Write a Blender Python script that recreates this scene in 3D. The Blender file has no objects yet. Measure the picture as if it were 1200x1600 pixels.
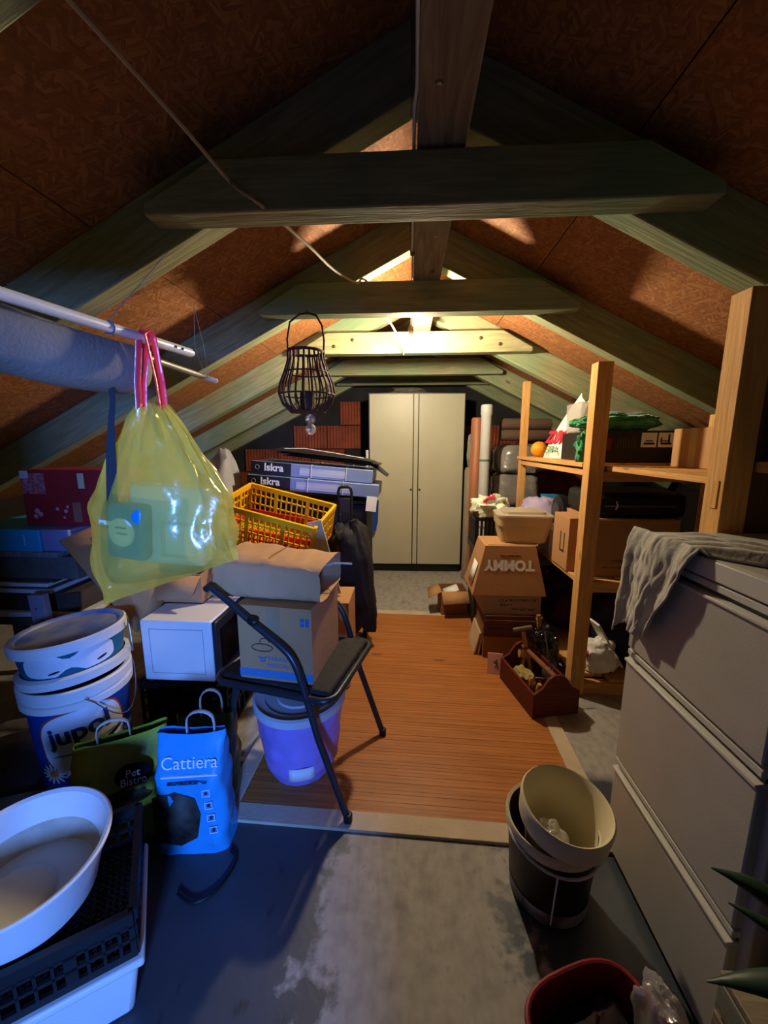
import bpy, math, random
from mathutils import Vector, Matrix, noise, Euler
random.seed(7)
sc = bpy.context.scene
col = sc.collection
PI = math.pi
R = math.radians

# ------------------------------------------------------------------ camera
cam = bpy.data.cameras.new('camera')
cam.sensor_fit = 'HORIZONTAL'; cam.sensor_width = 36.0
cam.lens = 610.0 / 1200.0 * 36.0
cam.clip_start = 0.02
camo = bpy.data.objects.new('camera', cam); col.objects.link(camo)
camo.location = (0, 0, 1.30)
camo.rotation_euler = (R(90 - 9.767), 0, R(3.513))
sc.camera = camo
# ------------------------------------------------------------------ world: cool sky outside the window
w = bpy.data.worlds.new('sky'); sc.world = w; w.use_nodes = True
w.node_tree.nodes['Background'].inputs[0].default_value = (0.30, 0.48, 1.0, 1)
w.node_tree.nodes['Background'].inputs[1].default_value = 0.35
# daylight: a small gable window in the landing behind the camera shines in through an added, beam-trimming doorway
WIN = (0.20, 0.70, 1.00, 1.50); REAR = -2.05
BEAM_DOOR = (-.42, .13, 1.43); BEAM_WALL = -.50  # added opening and wall position, set to cut the daylight beam
L = bpy.data.lights.new('window_daylight', 'AREA'); L.shape = 'RECTANGLE'
L.size = .42; L.size_y = .42
L.energy = 190.0; L.color = (0.11, 0.29, 1.0)
Lo = bpy.data.objects.new('window_daylight', L); col.objects.link(Lo)
Lo.location = ((WIN[0] + WIN[1]) / 2, REAR - .02, (WIN[2] + WIN[3]) / 2); Lo.rotation_euler = (R(86), 0, R(8))
BULB_STRENGTH = 1950.0
# ------------------------------------------------------------------ view
sc.view_settings.view_transform = 'Standard'; sc.view_settings.look = 'None'
sc.view_settings.exposure = 0.0; sc.view_settings.gamma = 1.0
sc.view_settings.use_curve_mapping = False

# ================================================================== materials
def lin(h):
    h = h.lstrip('#'); o = []
    for i in (0, 2, 4):
        c = int(h[i:i+2], 16) / 255
        o.append(c / 12.92 if c <= .04045 else ((c + .055) / 1.055) ** 2.4)
    return (*o, 1)
MATS = {}
def N(nt, t, **k):
    n = nt.nodes.new(t)
    for a, b in k.items(): setattr(n, a, b)
    return n
def ramp(nt, stops):
    r = N(nt, 'ShaderNodeValToRGB'); e = r.color_ramp.elements
    while len(e) > len(stops): e.remove(e[-1])
    while len(e) < len(stops): e.new(.5)
    for x, (p, c) in zip(e, stops): x.position = p; x.color = c
    return r
def M(name, hexa, rough=.6, metal=0, var=.2, scale=6, bump=0, alt=None, trans=0, alpha=1, stretch=(1, 1, 1), spec=.4, bscale=None, sheen=0, edges=(.35, .65)):
    """plain procedural surface: base colour broken by noise, optional fine relief"""
    if name in MATS: return MATS[name]
    m = bpy.data.materials.new(name); m.use_nodes = True; nt = m.node_tree
    b = nt.nodes['Principled BSDF']
    tc = N(nt, 'ShaderNodeTexCoord'); mp = N(nt, 'ShaderNodeMapping'); mp.inputs['Scale'].default_value = stretch
    nt.links.new(tc.outputs['Object'], mp.inputs['Vector'])
    nz = N(nt, 'ShaderNodeTexNoise'); nz.inputs['Scale'].default_value = scale; nz.inputs['Detail'].default_value = 5
    nt.links.new(mp.outputs[0], nz.inputs['Vector'])
    c = lin(hexa)
    d = lin(alt) if alt else (c[0] * (1 - var), c[1] * (1 - var), c[2] * (1 - var), 1)
    r = ramp(nt, [(edges[0], d), (edges[1], c)]); nt.links.new(nz.outputs[0], r.inputs[0])
    nt.links.new(r.outputs[0], b.inputs['Base Color'])
    b.inputs['Roughness'].default_value = rough; b.inputs['Metallic'].default_value = metal
    b.inputs['Specular IOR Level'].default_value = spec
    b.inputs['Transmission Weight'].default_value = trans; b.inputs['Alpha'].default_value = alpha
    if sheen: b.inputs['Sheen Weight'].default_value = sheen
    if bump:
        n2 = N(nt, 'ShaderNodeTexNoise'); n2.inputs['Scale'].default_value = bscale or scale * 4; n2.inputs['Detail'].default_value = 4
        nt.links.new(mp.outputs[0], n2.inputs['Vector'])
        bp = N(nt, 'ShaderNodeBump'); bp.inputs['Strength'].default_value = bump; bp.inputs['Distance'].default_value = .01
        nt.links.new(n2.outputs[0], bp.inputs['Height']); nt.links.new(bp.outputs[0], b.inputs['Normal'])
    MATS[name] = m
    return m
def film(name, hexa, clear=.35, gloss=.12, rough=.2):
    """thin plastic film: part see-through, part translucent, glossy"""
    m = bpy.data.materials.new(name); m.use_nodes = True; nt = m.node_tree
    for n in list(nt.nodes):
        if n.type != 'OUTPUT_MATERIAL': nt.nodes.remove(n)
    out = [n for n in nt.nodes if n.type == 'OUTPUT_MATERIAL'][0]
    c = lin(hexa)
    tc = N(nt, 'ShaderNodeTexCoord'); nz = N(nt, 'ShaderNodeTexNoise'); nz.inputs['Scale'].default_value = 14; nz.inputs['Detail'].default_value = 3
    nt.links.new(tc.outputs['Object'], nz.inputs['Vector'])
    bp = N(nt, 'ShaderNodeBump'); bp.inputs['Strength'].default_value = .5; bp.inputs['Distance'].default_value = .01
    nt.links.new(nz.outputs[0], bp.inputs['Height'])
    df = N(nt, 'ShaderNodeBsdfDiffuse'); df.inputs[0].default_value = c; nt.links.new(bp.outputs[0], df.inputs['Normal'])
    tl = N(nt, 'ShaderNodeBsdfTranslucent'); tl.inputs[0].default_value = c
    tr = N(nt, 'ShaderNodeBsdfTransparent'); tr.inputs[0].default_value = (c[0] ** .22, c[1] ** .22, c[2] ** .22, 1)
    gl = N(nt, 'ShaderNodeBsdfGlossy'); gl.inputs['Roughness'].default_value = rough; nt.links.new(bp.outputs[0], gl.inputs['Normal'])
    a = N(nt, 'ShaderNodeMixShader'); a.inputs[0].default_value = .45; nt.links.new(df.outputs[0], a.inputs[1]); nt.links.new(tl.outputs[0], a.inputs[2])
    b = N(nt, 'ShaderNodeMixShader'); b.inputs[0].default_value = clear; nt.links.new(a.outputs[0], b.inputs[1]); nt.links.new(tr.outputs[0], b.inputs[2])
    d = N(nt, 'ShaderNodeMixShader'); d.inputs[0].default_value = gloss; nt.links.new(b.outputs[0], d.inputs[1]); nt.links.new(gl.outputs[0], d.inputs[2])
    nt.links.new(d.outputs[0], out.inputs[0]); MATS[name] = m
    return m
def timber(name, c1, c2, tint=None, grain=9, amt=.35, rough=.75):
    """sawn wood, grain along local X, knots, optional coloured wash patches"""
    m = bpy.data.materials.new(name); m.use_nodes = True; nt = m.node_tree; b = nt.nodes['Principled BSDF']
    tc = N(nt, 'ShaderNodeTexCoord'); oi = N(nt, 'ShaderNodeObjectInfo')
    ad = N(nt, 'ShaderNodeVectorMath', operation='ADD'); nt.links.new(tc.outputs['Object'], ad.inputs[0])
    sc_ = N(nt, 'ShaderNodeVectorMath', operation='SCALE'); sc_.inputs[0].default_value = (7, 3, 5); nt.links.new(oi.outputs['Random'], sc_.inputs['Scale'])
    nt.links.new(sc_.outputs[0], ad.inputs[1])
    mp = N(nt, 'ShaderNodeMapping'); mp.inputs['Scale'].default_value = (1.2, 14, 14); nt.links.new(ad.outputs[0], mp.inputs['Vector'])
    n1 = N(nt, 'ShaderNodeTexNoise'); n1.inputs['Scale'].default_value = grain * .5; n1.inputs['Detail'].default_value = 6; n1.inputs['Distortion'].default_value = .6
    nt.links.new(mp.outputs[0], n1.inputs['Vector'])
    r = ramp(nt, [(.3, lin(c2)), (.7, lin(c1))]); nt.links.new(n1.outputs[0], r.inputs[0])
    last = r.outputs[0]
    if tint:
        n2 = N(nt, 'ShaderNodeTexNoise'); n2.inputs['Scale'].default_value = 2.2; n2.inputs['Detail'].default_value = 3
        nt.links.new(ad.outputs[0], n2.inputs['Vector'])
        r2 = ramp(nt, [(.42, (0, 0, 0, 1)), (.68, (1, 1, 1, 1))]); nt.links.new(n2.outputs[0], r2.inputs[0])
        mx = N(nt, 'ShaderNodeMix', data_type='RGBA'); mx.inputs[7].default_value = lin(tint)
        ml = N(nt, 'ShaderNodeMath', operation='MULTIPLY'); ml.inputs[1].default_value = .75; nt.links.new(r2.outputs[0], ml.inputs[0])
        nt.links.new(ml.outputs[0], mx.inputs[0]); nt.links.new(last, mx.inputs[6]); last = mx.outputs[2]
    v = N(nt, 'ShaderNodeTexVoronoi'); v.inputs['Scale'].default_value = 2.6; mk = N(nt, 'ShaderNodeMapping'); mk.inputs['Scale'].default_value = (.9, 2.2, 2.2)
    nt.links.new(ad.outputs[0], mk.inputs['Vector']); nt.links.new(mk.outputs[0], v.inputs['Vector'])
    rk = ramp(nt, [(.055, (.16, .10, .06, 1)), (.10, (1, 1, 1, 1))]); nt.links.new(v.outputs['Distance'], rk.inputs[0])
    mm = N(nt, 'ShaderNodeMix', data_type='RGBA', blend_type='MULTIPLY'); mm.inputs[0].default_value = .7
    nt.links.new(last, mm.inputs[6]); nt.links.new(rk.outputs[0], mm.inputs[7])
    nt.links.new(mm.outputs[2], b.inputs['Base Color']); b.inputs['Roughness'].default_value = rough
    b.inputs['Specular IOR Level'].default_value = .25
    bp = N(nt, 'ShaderNodeBump'); bp.inputs['Strength'].default_value = amt; bp.inputs['Distance'].default_value = .006
    nt.links.new(n1.outputs[0], bp.inputs['Height']); nt.links.new(bp.outputs[0], b.inputs['Normal'])
    MATS[name] = m
    return m
def osb_mat():
    m = bpy.data.materials.new('strand_board'); m.use_nodes = True; nt = m.node_tree; b = nt.nodes['Principled BSDF']
    tc = N(nt, 'ShaderNodeTexCoord')
    cols = []
    for i, (ang, s) in enumerate(((0.3, (16, 110, 20)), (1.35, (16, 110, 20)), (-.75, (16, 110, 20)))):
        mp = N(nt, 'ShaderNodeMapping'); mp.inputs['Rotation'].default_value = (0, 0, ang); nt.links.new(tc.outputs['Object'], mp.inputs['Vector'])
        ms = N(nt, 'ShaderNodeMapping'); ms.inputs['Scale'].default_value = s; ms.inputs['Location'].default_value = (i * 3.1, i, 0)
        nt.links.new(mp.outputs[0], ms.inputs['Vector'])
        v = N(nt, 'ShaderNodeTexVoronoi'); v.inputs['Scale'].default_value = 1; nt.links.new(ms.outputs[0], v.inputs['Vector'])
        sp = N(nt, 'ShaderNodeSeparateColor'); nt.links.new(v.outputs['Color'], sp.inputs[0]); cols.append(sp.outputs[0])
    nz = N(nt, 'ShaderNodeTexNoise'); nz.inputs['Scale'].default_value = 24; nt.links.new(tc.outputs['Object'], nz.inputs['Vector'])
    r1 = ramp(nt, [(.44, (0, 0, 0, 1)), (.48, (1, 1, 1, 1))]); nt.links.new(nz.outputs[0], r1.inputs[0])
    m1 = N(nt, 'ShaderNodeMix'); nt.links.new(r1.outputs[0], m1.inputs[0]); nt.links.new(cols[0], m1.inputs[2]); nt.links.new(cols[1], m1.inputs[3])
    r2 = ramp(nt, [(.54, (0, 0, 0, 1)), (.57, (1, 1, 1, 1))]); nt.links.new(nz.outputs[0], r2.inputs[0])
    m2 = N(nt, 'ShaderNodeMix'); nt.links.new(r2.outputs[0], m2.inputs[0]); nt.links.new(m1.outputs[0], m2.inputs[2]); nt.links.new(cols[2], m2.inputs[3])
    rc = ramp(nt, [(0, lin('#83502a')), (.5, lin('#945d30')), (1, lin('#ab7344'))]); nt.links.new(m2.outputs[0], rc.inputs[0])
    nt.links.new(rc.outputs[0], b.inputs['Base Color']); b.inputs['Roughness'].default_value = .8
    bp = N(nt, 'ShaderNodeBump'); bp.inputs['Strength'].default_value = .35; bp.inputs['Distance'].default_value = .004
    nt.links.new(m2.outputs[0], bp.inputs['Height']); nt.links.new(bp.outputs[0], b.inputs['Normal'])
    return m
def floor_mat():
    """screeded concrete; blue-grey paint on the near part, scraped away in the middle"""
    m = bpy.data.materials.new('painted_concrete'); m.use_nodes = True; nt = m.node_tree; b = nt.nodes['Principled BSDF']
    tc = N(nt, 'ShaderNodeTexCoord'); sx = N(nt, 'ShaderNodeSeparateXYZ'); nt.links.new(tc.outputs['Object'], sx.inputs[0])
    def mth(op, a, b_=None, clamp=False):
        n = N(nt, 'ShaderNodeMath', operation=op); n.use_clamp = clamp
        for i, v in enumerate((a, b_)):
            if v is None: continue
            if isinstance(v, (int, float)): n.inputs[i].default_value = v
            else: nt.links.new(v, n.inputs[i])
        return n.outputs[0]
    def nzz(s, d=5, dist=0, st=(1, 1, 1)):
        mp = N(nt, 'ShaderNodeMapping'); mp.inputs['Scale'].default_value = st; nt.links.new(tc.outputs['Object'], mp.inputs['Vector'])
        n = N(nt, 'ShaderNodeTexNoise'); n.inputs['Scale'].default_value = s; n.inputs['Detail'].default_value = d; n.inputs['Distortion'].default_value = dist
        nt.links.new(mp.outputs[0], n.inputs['Vector']); return n.outputs[0]
    big = nzz(3.2, 8, .3); fine = nzz(26, 6); streak = nzz(9, 6, .2, (2.5, .7, 1))
    # bare, trodden zone down the middle
    dx = mth('DIVIDE', mth('ABSOLUTE', mth('SUBTRACT', sx.outputs[0], mth('ADD', .06, mth('MULTIPLY', mth('SUBTRACT', sx.outputs[1], .8), -.05)))), .26)
    field = mth('ADD', mth('SUBTRACT', 1.0, dx), mth('MULTIPLY', mth('SUBTRACT', big, .5), 2.4))
    field = mth('ADD', field, mth('MULTIPLY', mth('SUBTRACT', fine, .5), .6))
    worn = mth('MULTIPLY', mth('ADD', field, .1), 7.0, True)
    far = mth('MULTIPLY', mth('SUBTRACT', mth('ADD', sx.outputs[1], mth('MULTIPLY', big, .25)), 1.50), 14.0, True)
    bare = mth('MAXIMUM', worn, far)
    c1 = ramp(nt, [(.25, lin('#77746e')), (.5, lin('#9b9790')), (.75, lin('#b0aca4'))]); nt.links.new(mth('ADD', mth('MULTIPLY', fine, .5), mth('MULTIPLY', streak, .5)), c1.inputs[0])
    c2 = ramp(nt, [(.3, lin('#343b42')), (.7, lin('#434b52'))]); nt.links.new(big, c2.inputs[0])
    mx = N(nt, 'ShaderNodeMix', data_type='RGBA'); nt.links.new(bare, mx.inputs[0]); nt.links.new(c2.outputs[0], mx.inputs[6]); nt.links.new(c1.outputs[0], mx.inputs[7])
    # dark scuffs
    sr = ramp(nt, [(.66, (1, 1, 1, 1)), (.74, (.35, .35, .36, 1))]); nt.links.new(mth('ADD', mth('MULTIPLY', streak, .7), mth('MULTIPLY', fine, .4)), sr.inputs[0])
    mu = N(nt, 'ShaderNodeMix', data_type='RGBA', blend_type='MULTIPLY'); mu.inputs[0].default_value = .75
    nt.links.new(mx.outputs[2], mu.inputs[6]); nt.links.new(sr.outputs[0], mu.inputs[7])
    nt.links.new(mu.outputs[2], b.inputs['Base Color'])
    rg = N(nt, 'ShaderNodeMix'); rg.inputs[2].default_value = .42; rg.inputs[3].default_value = .8; nt.links.new(bare, rg.inputs[0]); nt.links.new(rg.outputs[0], b.inputs['Roughness'])
    bp = N(nt, 'ShaderNodeBump'); bp.inputs['Strength'].default_value = .25; bp.inputs['Distance'].default_value = .004
    nt.links.new(mth('SUBTRACT', fine, mth('MULTIPLY', bare, .6)), bp.inputs['Height']); nt.links.new(bp.outputs[0], b.inputs['Normal'])
    return m
def glow(name, rgb, s):
    m = bpy.data.materials.new(name); m.use_nodes = True; nt = m.node_tree
    b = nt.nodes['Principled BSDF']; b.inputs['Base Color'].default_value = (1, .9, .7, 1)
    b.inputs['Emission Color'].default_value = (*rgb, 1); b.inputs['Emission Strength'].default_value = s
    return m

OSB = osb_mat()
GREEN = timber('impregnated_pine', '#a8a67e', '#85835f', '#6f9473')
PINE = timber('raw_pine', '#d9a868', '#c08a4c', None)
PLANK = timber('grey_plank', '#9a8d74', '#776a55', '#7d8570')
OLD = timber('weathered_wood', '#6e5a48', '#51402f', None)
BAMBOO = timber('bamboo', '#b8763c', '#9c5f2c', None, grain=5, amt=.15, rough=.45)
CONC = floor_mat()
CARD = M('cardboard', '#b98a5c', .85, var=.12, scale=3, bump=.12, bscale=60)
CARDD = M('cardboard_dark', '#9a6e46', .85, var=.15, scale=3, bump=.12, bscale=60)
KRAFT = M('kraft_paper', '#c2966a', .8, var=.1, scale=4, bump=.3, bscale=14)
BLACKP = M('black_plastic', '#15161a', .45, var=.3)
BLACKM = M('black_metal', '#101114', .4, var=.2)
TUBE = M('dark_grey_enamel', '#3b3f45', .35, metal=.5, var=.15)
WHITEP = M('white_plastic', '#dcdcda', .45, var=.06)
WHITEM = M('white_enamel', '#e6e6e4', .35, var=.05)
CREAMP = M('cream_plastic', '#e3d8b4', .5, var=.1)
GREYMET = M('grey_enamel', '#b3b0a6', .42, var=.06, scale=10, bump=.04, bscale=200)
GREYLIT = M('pale_grey_enamel', '#c9c7be', .4, var=.05)
WARD = M('greige_enamel', '#b9b49c', .4, var=.06, scale=4)
CLAY = M('clay_block', '#9a4b30', .9, var=.35, scale=7, bump=.3, bscale=40)
MORTAR = M('dark_mortar', '#2b2a2c', .95, var=.4, scale=5, bump=.5, bscale=20)
DARKW = M('dark_boards', '#2a221c', .9, var=.3)
STEEL = M('steel', '#9a9a98', .35, metal=.9, var=.1)
RUST = M('rusty_steel', '#6d5a48', .6, metal=.6, var=.4, scale=20)
STRING = M('string', '#cfc9bb', .8)
PAPER = M('white_paper', '#eeeeee', .8, var=.04)
INK = M('black_ink', '#141414', .6)
BLUEP = M('blue_print', '#2f6fa8', .6)
WHITEINK = M('white_ink', '#f2f2f2', .5, var=.02)
WIRE = M('beige_cable', '#c9ba94', .6)
CLEAR = film('clear_film', '#e9e9e6', .6, .22, .12)

# ================================================================== mesh builder
class MB:
    def __init__(s): s.v = []; s.f = []
    def add(s, vs, fs, T=None):
        o = len(s.v)
        s.v += [tuple(T @ Vector(p)) if T else tuple(p) for p in vs]
        s.f += [tuple(i + o for i in f) for f in fs]; return s
    def box(s, x0, x1, y0, y1, z0, z1, T=None):
        v = [(x, y, z) for z in (z0, z1) for y in (y0, y1) for x in (x0, x1)]
        return s.add(v, [(0, 2, 3, 1), (4, 5, 7, 6), (0, 1, 5, 4), (2, 6, 7, 3), (0, 4, 6, 2), (1, 3, 7, 5)], T)
    def hexa(s, b, t):
        """8 corners: bottom loop b, top loop t"""
        return s.add(list(b) + list(t), [(3, 2, 1, 0), (4, 5, 6, 7), (0, 1, 5, 4), (1, 2, 6, 5), (2, 3, 7, 6), (3, 0, 4, 7)])
    def tube(s, pts, r, n=8, closed=False, T=None, flat=None):
        P = [Vector(p) for p in pts]; k = len(P); rr = r if isinstance(r, (list, tuple)) else [r] * k
        up = None; rings = []
        for i in range(k):
            a = P[i - 1] if (i > 0 or closed) else P[i]; c = P[(i + 1) % k] if (i < k - 1 or closed) else P[i]
            t = (c - a).normalized()
            if up is None:
                up = t.cross(Vector((0, 0, 1))); up = up if up.length > .05 else t.cross(Vector((1, 0, 0))); up.normalize()
            up = (up - t * up.dot(t)); up = up.normalized() if up.length > 1e-6 else t.orthogonal().normalized()
            b = t.cross(up); f = flat or 1
            rings.append([P[i] + (up * math.cos(q * 2 * PI / n) + b * math.sin(q * 2 * PI / n) * f) * rr[i] for q in range(n)])
        vs = [p for rg in rings for p in rg]; fs = []
        for i in range(k if closed else k - 1):
            j = (i + 1) % k
            for q in range(n): fs.append((i * n + q, i * n + (q + 1) % n, j * n + (q + 1) % n, j * n + q))
        if not closed: fs += [tuple(range(n - 1, -1, -1)), tuple((k - 1) * n + q for q in range(n))]
        return s.add(vs, fs, T)
    def lathe(s, prof, n=36, T=None, cap=True):
        vs = []; fs = []
        for r, z in prof: vs += [(r * math.cos(2 * PI * q / n), r * math.sin(2 * PI * q / n), z) for q in range(n)]
        for i in range(len(prof) - 1):
            for q in range(n): fs.append((i * n + q, i * n + (q + 1) % n, (i + 1) * n + (q + 1) % n, (i + 1) * n + q))
        if cap:
            if prof[0][0] > 1e-5: fs.append(tuple(range(n - 1, -1, -1)))
            if prof[-1][0] > 1e-5: fs.append(tuple((len(prof) - 1) * n + q for q in range(n)))
        return s.add(vs, fs, T)
    def prism(s, poly, d0, d1, T=None):
        """polygon in local XZ, extruded along Y"""
        n = len(poly); v = [(x, d0, z) for x, z in poly] + [(x, d1, z) for x, z in poly]
        f = [tuple(range(n)), tuple(range(2 * n - 1, n - 1, -1))] + [(i, n + i, n + (i + 1) % n, (i + 1) % n) for i in range(n)]
        return s.add(v, f, T)
    def grid(s, fn, nu, nv, cu=False, T=None):
        v = [fn(i / (nu if cu else nu - 1), j / (nv - 1)) for j in range(nv) for i in range(nu)]; f = []
        for j in range(nv - 1):
            for i in range(nu if cu else nu - 1):
                k = (i + 1) % nu; f.append((j * nu + i, j * nu + k, (j + 1) * nu + k, (j + 1) * nu + i))
        return s.add(v, f, T)
    def ball(s, c, r, n=16, m=10, sc=(1, 1, 1)):
        def fn(u, v):
            a = u * 2 * PI; p = (v - .5) * PI
            return (c[0] + r * sc[0] * math.cos(p) * math.cos(a), c[1] + r * sc[1] * math.cos(p) * math.sin(a), c[2] + r * sc[2] * math.sin(p))
        return s.grid(fn, n, m, True)
    def build(s, name, mat, parent=None, loc=(0, 0, 0), rot=(0, 0, 0), bevel=0, solid=0, smooth=40, sub=0):
        me = bpy.data.meshes.new(name); me.from_pydata(s.v, [], s.f); me.validate(); me.update()
        me.polygons.foreach_set('use_smooth', [True] * len(me.polygons)); me.set_sharp_from_angle(angle=R(smooth))
        if mat: me.materials.append(mat)
        o = bpy.data.objects.new(name, me); col.objects.link(o); o.location = loc; o.rotation_euler = rot
        if parent: o.parent = parent
        if solid: k = o.modifiers.new('thickness', 'SOLIDIFY'); k.thickness = solid; k.offset = 0
        if bevel: k = o.modifiers.new('edge', 'BEVEL'); k.width = bevel; k.segments = 2; k.limit_method = 'ANGLE'; k.angle_limit = R(40)
        if sub: k = o.modifiers.new('smooth', 'SUBSURF'); k.levels = sub; k.render_levels = sub
        return o
def tag(o, label, cat, group=None):
    o['label'] = label; o['category'] = cat
    if group: o['group'] = group
    return o
def thing(name, label, cat, loc=(0, 0, 0), rz=0, group=None, rx=0, ry=0):
    o = bpy.data.objects.new(name, None); col.objects.link(o); o.empty_display_size = .05
    o.location = loc; o.rotation_euler = (R(rx), R(ry), R(rz)); return tag(o, label, cat, group)
def struct(o): o['kind'] = 'structure'; return o
def box(x0, x1, y0, y1, z0, z1): return MB().box(x0, x1, y0, y1, z0, z1)
def nz(x, y, z, s=1.0, seed=0): return noise.noise(Vector((x * s + seed * 7.3, y * s - seed * 3.1, z * s + seed)))
def text(s, size, mat, parent, loc, rot=(90, 0, 0), align='CENTER', name='lettering', cyl=None, bold=.0, ext=.0004, sx=1):
    """lettering as thin mesh; cyl=r wraps it round a vertical cylinder of radius r about the parent axis"""
    cu = bpy.data.curves.new('t', 'FONT'); cu.body = s; cu.size = size; cu.align_x = align; cu.align_y = 'CENTER'; cu.extrude = ext; cu.offset = bold
    cu.resolution_u = 3
    t = bpy.data.objects.new('t', cu); col.objects.link(t)
    dg = bpy.context.evaluated_depsgraph_get(); me = bpy.data.meshes.new_from_object(t.evaluated_get(dg)); bpy.data.objects.remove(t)
    for v in me.vertices: v.co.x *= sx
    if cyl:
        r0, sl, ang, zc, tilt = cyl
        for v in me.vertices:
            x, y, d = v.co
            x, y = x * math.cos(tilt) - y * math.sin(tilt), x * math.sin(tilt) + y * math.cos(tilt)
            r = r0 + sl * (zc + y) + d + .0032; a = ang + x / r; v.co = (r * math.cos(a), r * math.sin(a), zc + y)
        loc = (0, 0, 0); rot = (0, 0, 0)
    me.materials.clear(); me.materials.append(mat)
    o = bpy.data.objects.new(name, me); col.objects.link(o); o.parent = parent; o.location = loc; o.rotation_euler = [R(a) for a in rot]
    return o
def blob(rx, ry, rz, amp=.1, freq=5, seed=0, e=.7, n=40, m=24, flat=True, fold=0):
    """crumpled soft body sitting on z=0"""
    b = MB()
    def sp(c): return math.copysign(abs(c) ** e, c)
    def fn(u, v):
        a = u * 2 * PI; p = (v - .5) * PI
        x = sp(math.cos(p)) * sp(math.cos(a)); y = sp(math.cos(p)) * sp(math.sin(a)); z = sp(math.sin(p))
        k = 1 + amp * nz(x, y, z, freq * .35, seed) + amp * .55 * abs(nz(x, y, z, freq, seed + 5)) + (fold * math.sin(a * 9 + z * 3 + seed) if fold else 0)
        zz = rz + z * rz * k
        return (x * rx * k, y * ry * k, max(0, zz) if flat else zz)
    return b.grid(fn, n, m, True)
def spline(P, n=6):
    P = [Vector(p) for p in P]; o = []
    for i in range(len(P) - 1):
        a = P[max(0, i - 1)]; b = P[i]; c = P[i + 1]; d = P[min(len(P) - 1, i + 2)]
        for k in range(n): t = k / n; o.append(.5 * ((2 * b) + (c - a) * t + (2 * a - 5 * b + 4 * c - d) * t * t + (3 * b - a - 3 * c + d) * t ** 3))
    return o + [P[-1]]
def copy_tree(o, parent=None):
    c = o.copy(); col.objects.link(c); c.parent = parent
    for ch in list(o.children): copy_tree(ch, c)
    return c

# ================================================================== the room
RIDGE, SL = 2.41, .5                       # OSB underside: z = RIDGE - SL*|x|
TH = math.atan(SL)
Y0, Y1 = REAR, 4.45
XW = 3.0
struct(box(-XW - .1, XW + .1, Y0 - .1, Y1 + .1, -.15, 0).build('floor', CONC))
struct(box(-XW - .1, -XW, Y0, Y1, 0, RIDGE - SL * XW + .02).build('wall_left', DARKW))
struct(box(XW, XW + .1, Y0, Y1, 0, RIDGE - SL * XW + .02).build('wall_right', DARKW))
# rear gable wall with a window that lets the daylight in
g = MB(); x0, x1, z0, z1 = WIN
def roofz(x): return RIDGE - SL * abs(x)
for a, b in ((-XW, 0), (0, x0), (x0, x1), (x1, XW)):
    if (a, b) == (x0, x1):
        g.prism([(a, 0), (b, 0), (b, z0), (a, z0)], Y0 - .12, Y0)
        g.prism([(a, z1), (b, z1), (b, roofz(b)), (a, roofz(a))], Y0 - .12, Y0)
    else: g.prism([(a, 0), (b, 0), (b, roofz(b)), (a, roofz(a))], Y0 - .12, Y0)
struct(g.build('wall_rear', MORTAR))
wf = MB(); t = .04
wf.box(x0, x0 + t, Y0 - .09, Y0 - .03, z0, z1).box(x1 - t, x1, Y0 - .09, Y0 - .03, z0, z1).box(x0 + t, x1 - t, Y0 - .09, Y0 - .03, z0, z0 + t).box(x0 + t, x1 - t, Y0 - .09, Y0 - .03, z1 - t, z1)
wo = struct(wf.build('window_1', WHITEP))
box((x0 + x1) / 2 - .015, (x0 + x1) / 2 + .015, Y0 - .08, Y0 - .04, z0 + t, z1 - t).build('mullion', WHITEP, wo)
# added unseen partition: its doorway narrows the daylight to the left side
g = MB(); a_, b_, t_ = BEAM_DOOR
for a, b in ((-XW, a_), (b_, XW)):
    xs = sorted({a, b} | ({0.0} if a < 0 < b else set()))
    for p, q in zip(xs[:-1], xs[1:]): g.prism([(p, 0), (q, 0), (q, roofz(q)), (p, roofz(p))], BEAM_WALL - .08, BEAM_WALL)
g.prism([(a_, t_), (0, t_), (0, roofz(0)), (a_, roofz(a_))], BEAM_WALL - .08, BEAM_WALL).prism([(0, t_), (b_, t_), (b_, roofz(b_)), (0, roofz(0))], BEAM_WALL - .08, BEAM_WALL)
struct(g.build('wall_beam_mask', DARKW))
g = MB().box(a_ - .05, a_ + .01, BEAM_WALL - .09, BEAM_WALL + .01, 0, t_ + .05).box(b_ - .01, b_ + .05, BEAM_WALL - .09, BEAM_WALL + .01, 0, t_ + .05).box(a_ + .01, b_ - .01, BEAM_WALL - .09, BEAM_WALL + .01, t_ - .01, t_ + .05)
struct(g.build('mask_trim_1', PLANK))  # frame of the added doorway
# back gable wall: dark mortar with ribbed hollow clay blocks laid in it
g = MB()
for a, b in ((-XW, 0), (0, XW)): g.prism([(a, 0), (b, 0), (b, roofz(b)), (a, roofz(a))], Y1, Y1 + .12)
wb = struct(g.build('wall_back', MORTAR))
def block_mesh(wd, h=.248):
    b = MB(); n = max(3, int(wd / .032)); p = []
    for i in range(n):
        xa = wd * i / n; xb = wd * (i + 1) / n; q = (xb - xa)
        p += [(xa, 0), (xa + q * .12, -.016), (xb - q * .22, -.016), (xb - q * .1, 0)]
    p.append((wd, 0)); v = [(x, y, z) for z in (0, h) for x, y in p]; k = len(p)
    f = [(i, i + 1, k + i + 1, k + i) for i in range(k - 1)]
    v += [(0, .05, 0), (wd, .05, 0), (0, .05, h), (wd, .05, h)]
    f += [(0, k, 2 * k + 2, 2 * k), (k - 1, 2 * k + 1, 2 * k + 3, 2 * k - 1), tuple(range(k, 2 * k)) + (2 * k + 3, 2 * k + 2), tuple(range(k - 1, -1, -1)) + (2 * k, 2 * k + 1)]
    return b.add(v, f)
bm_full = None
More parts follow.
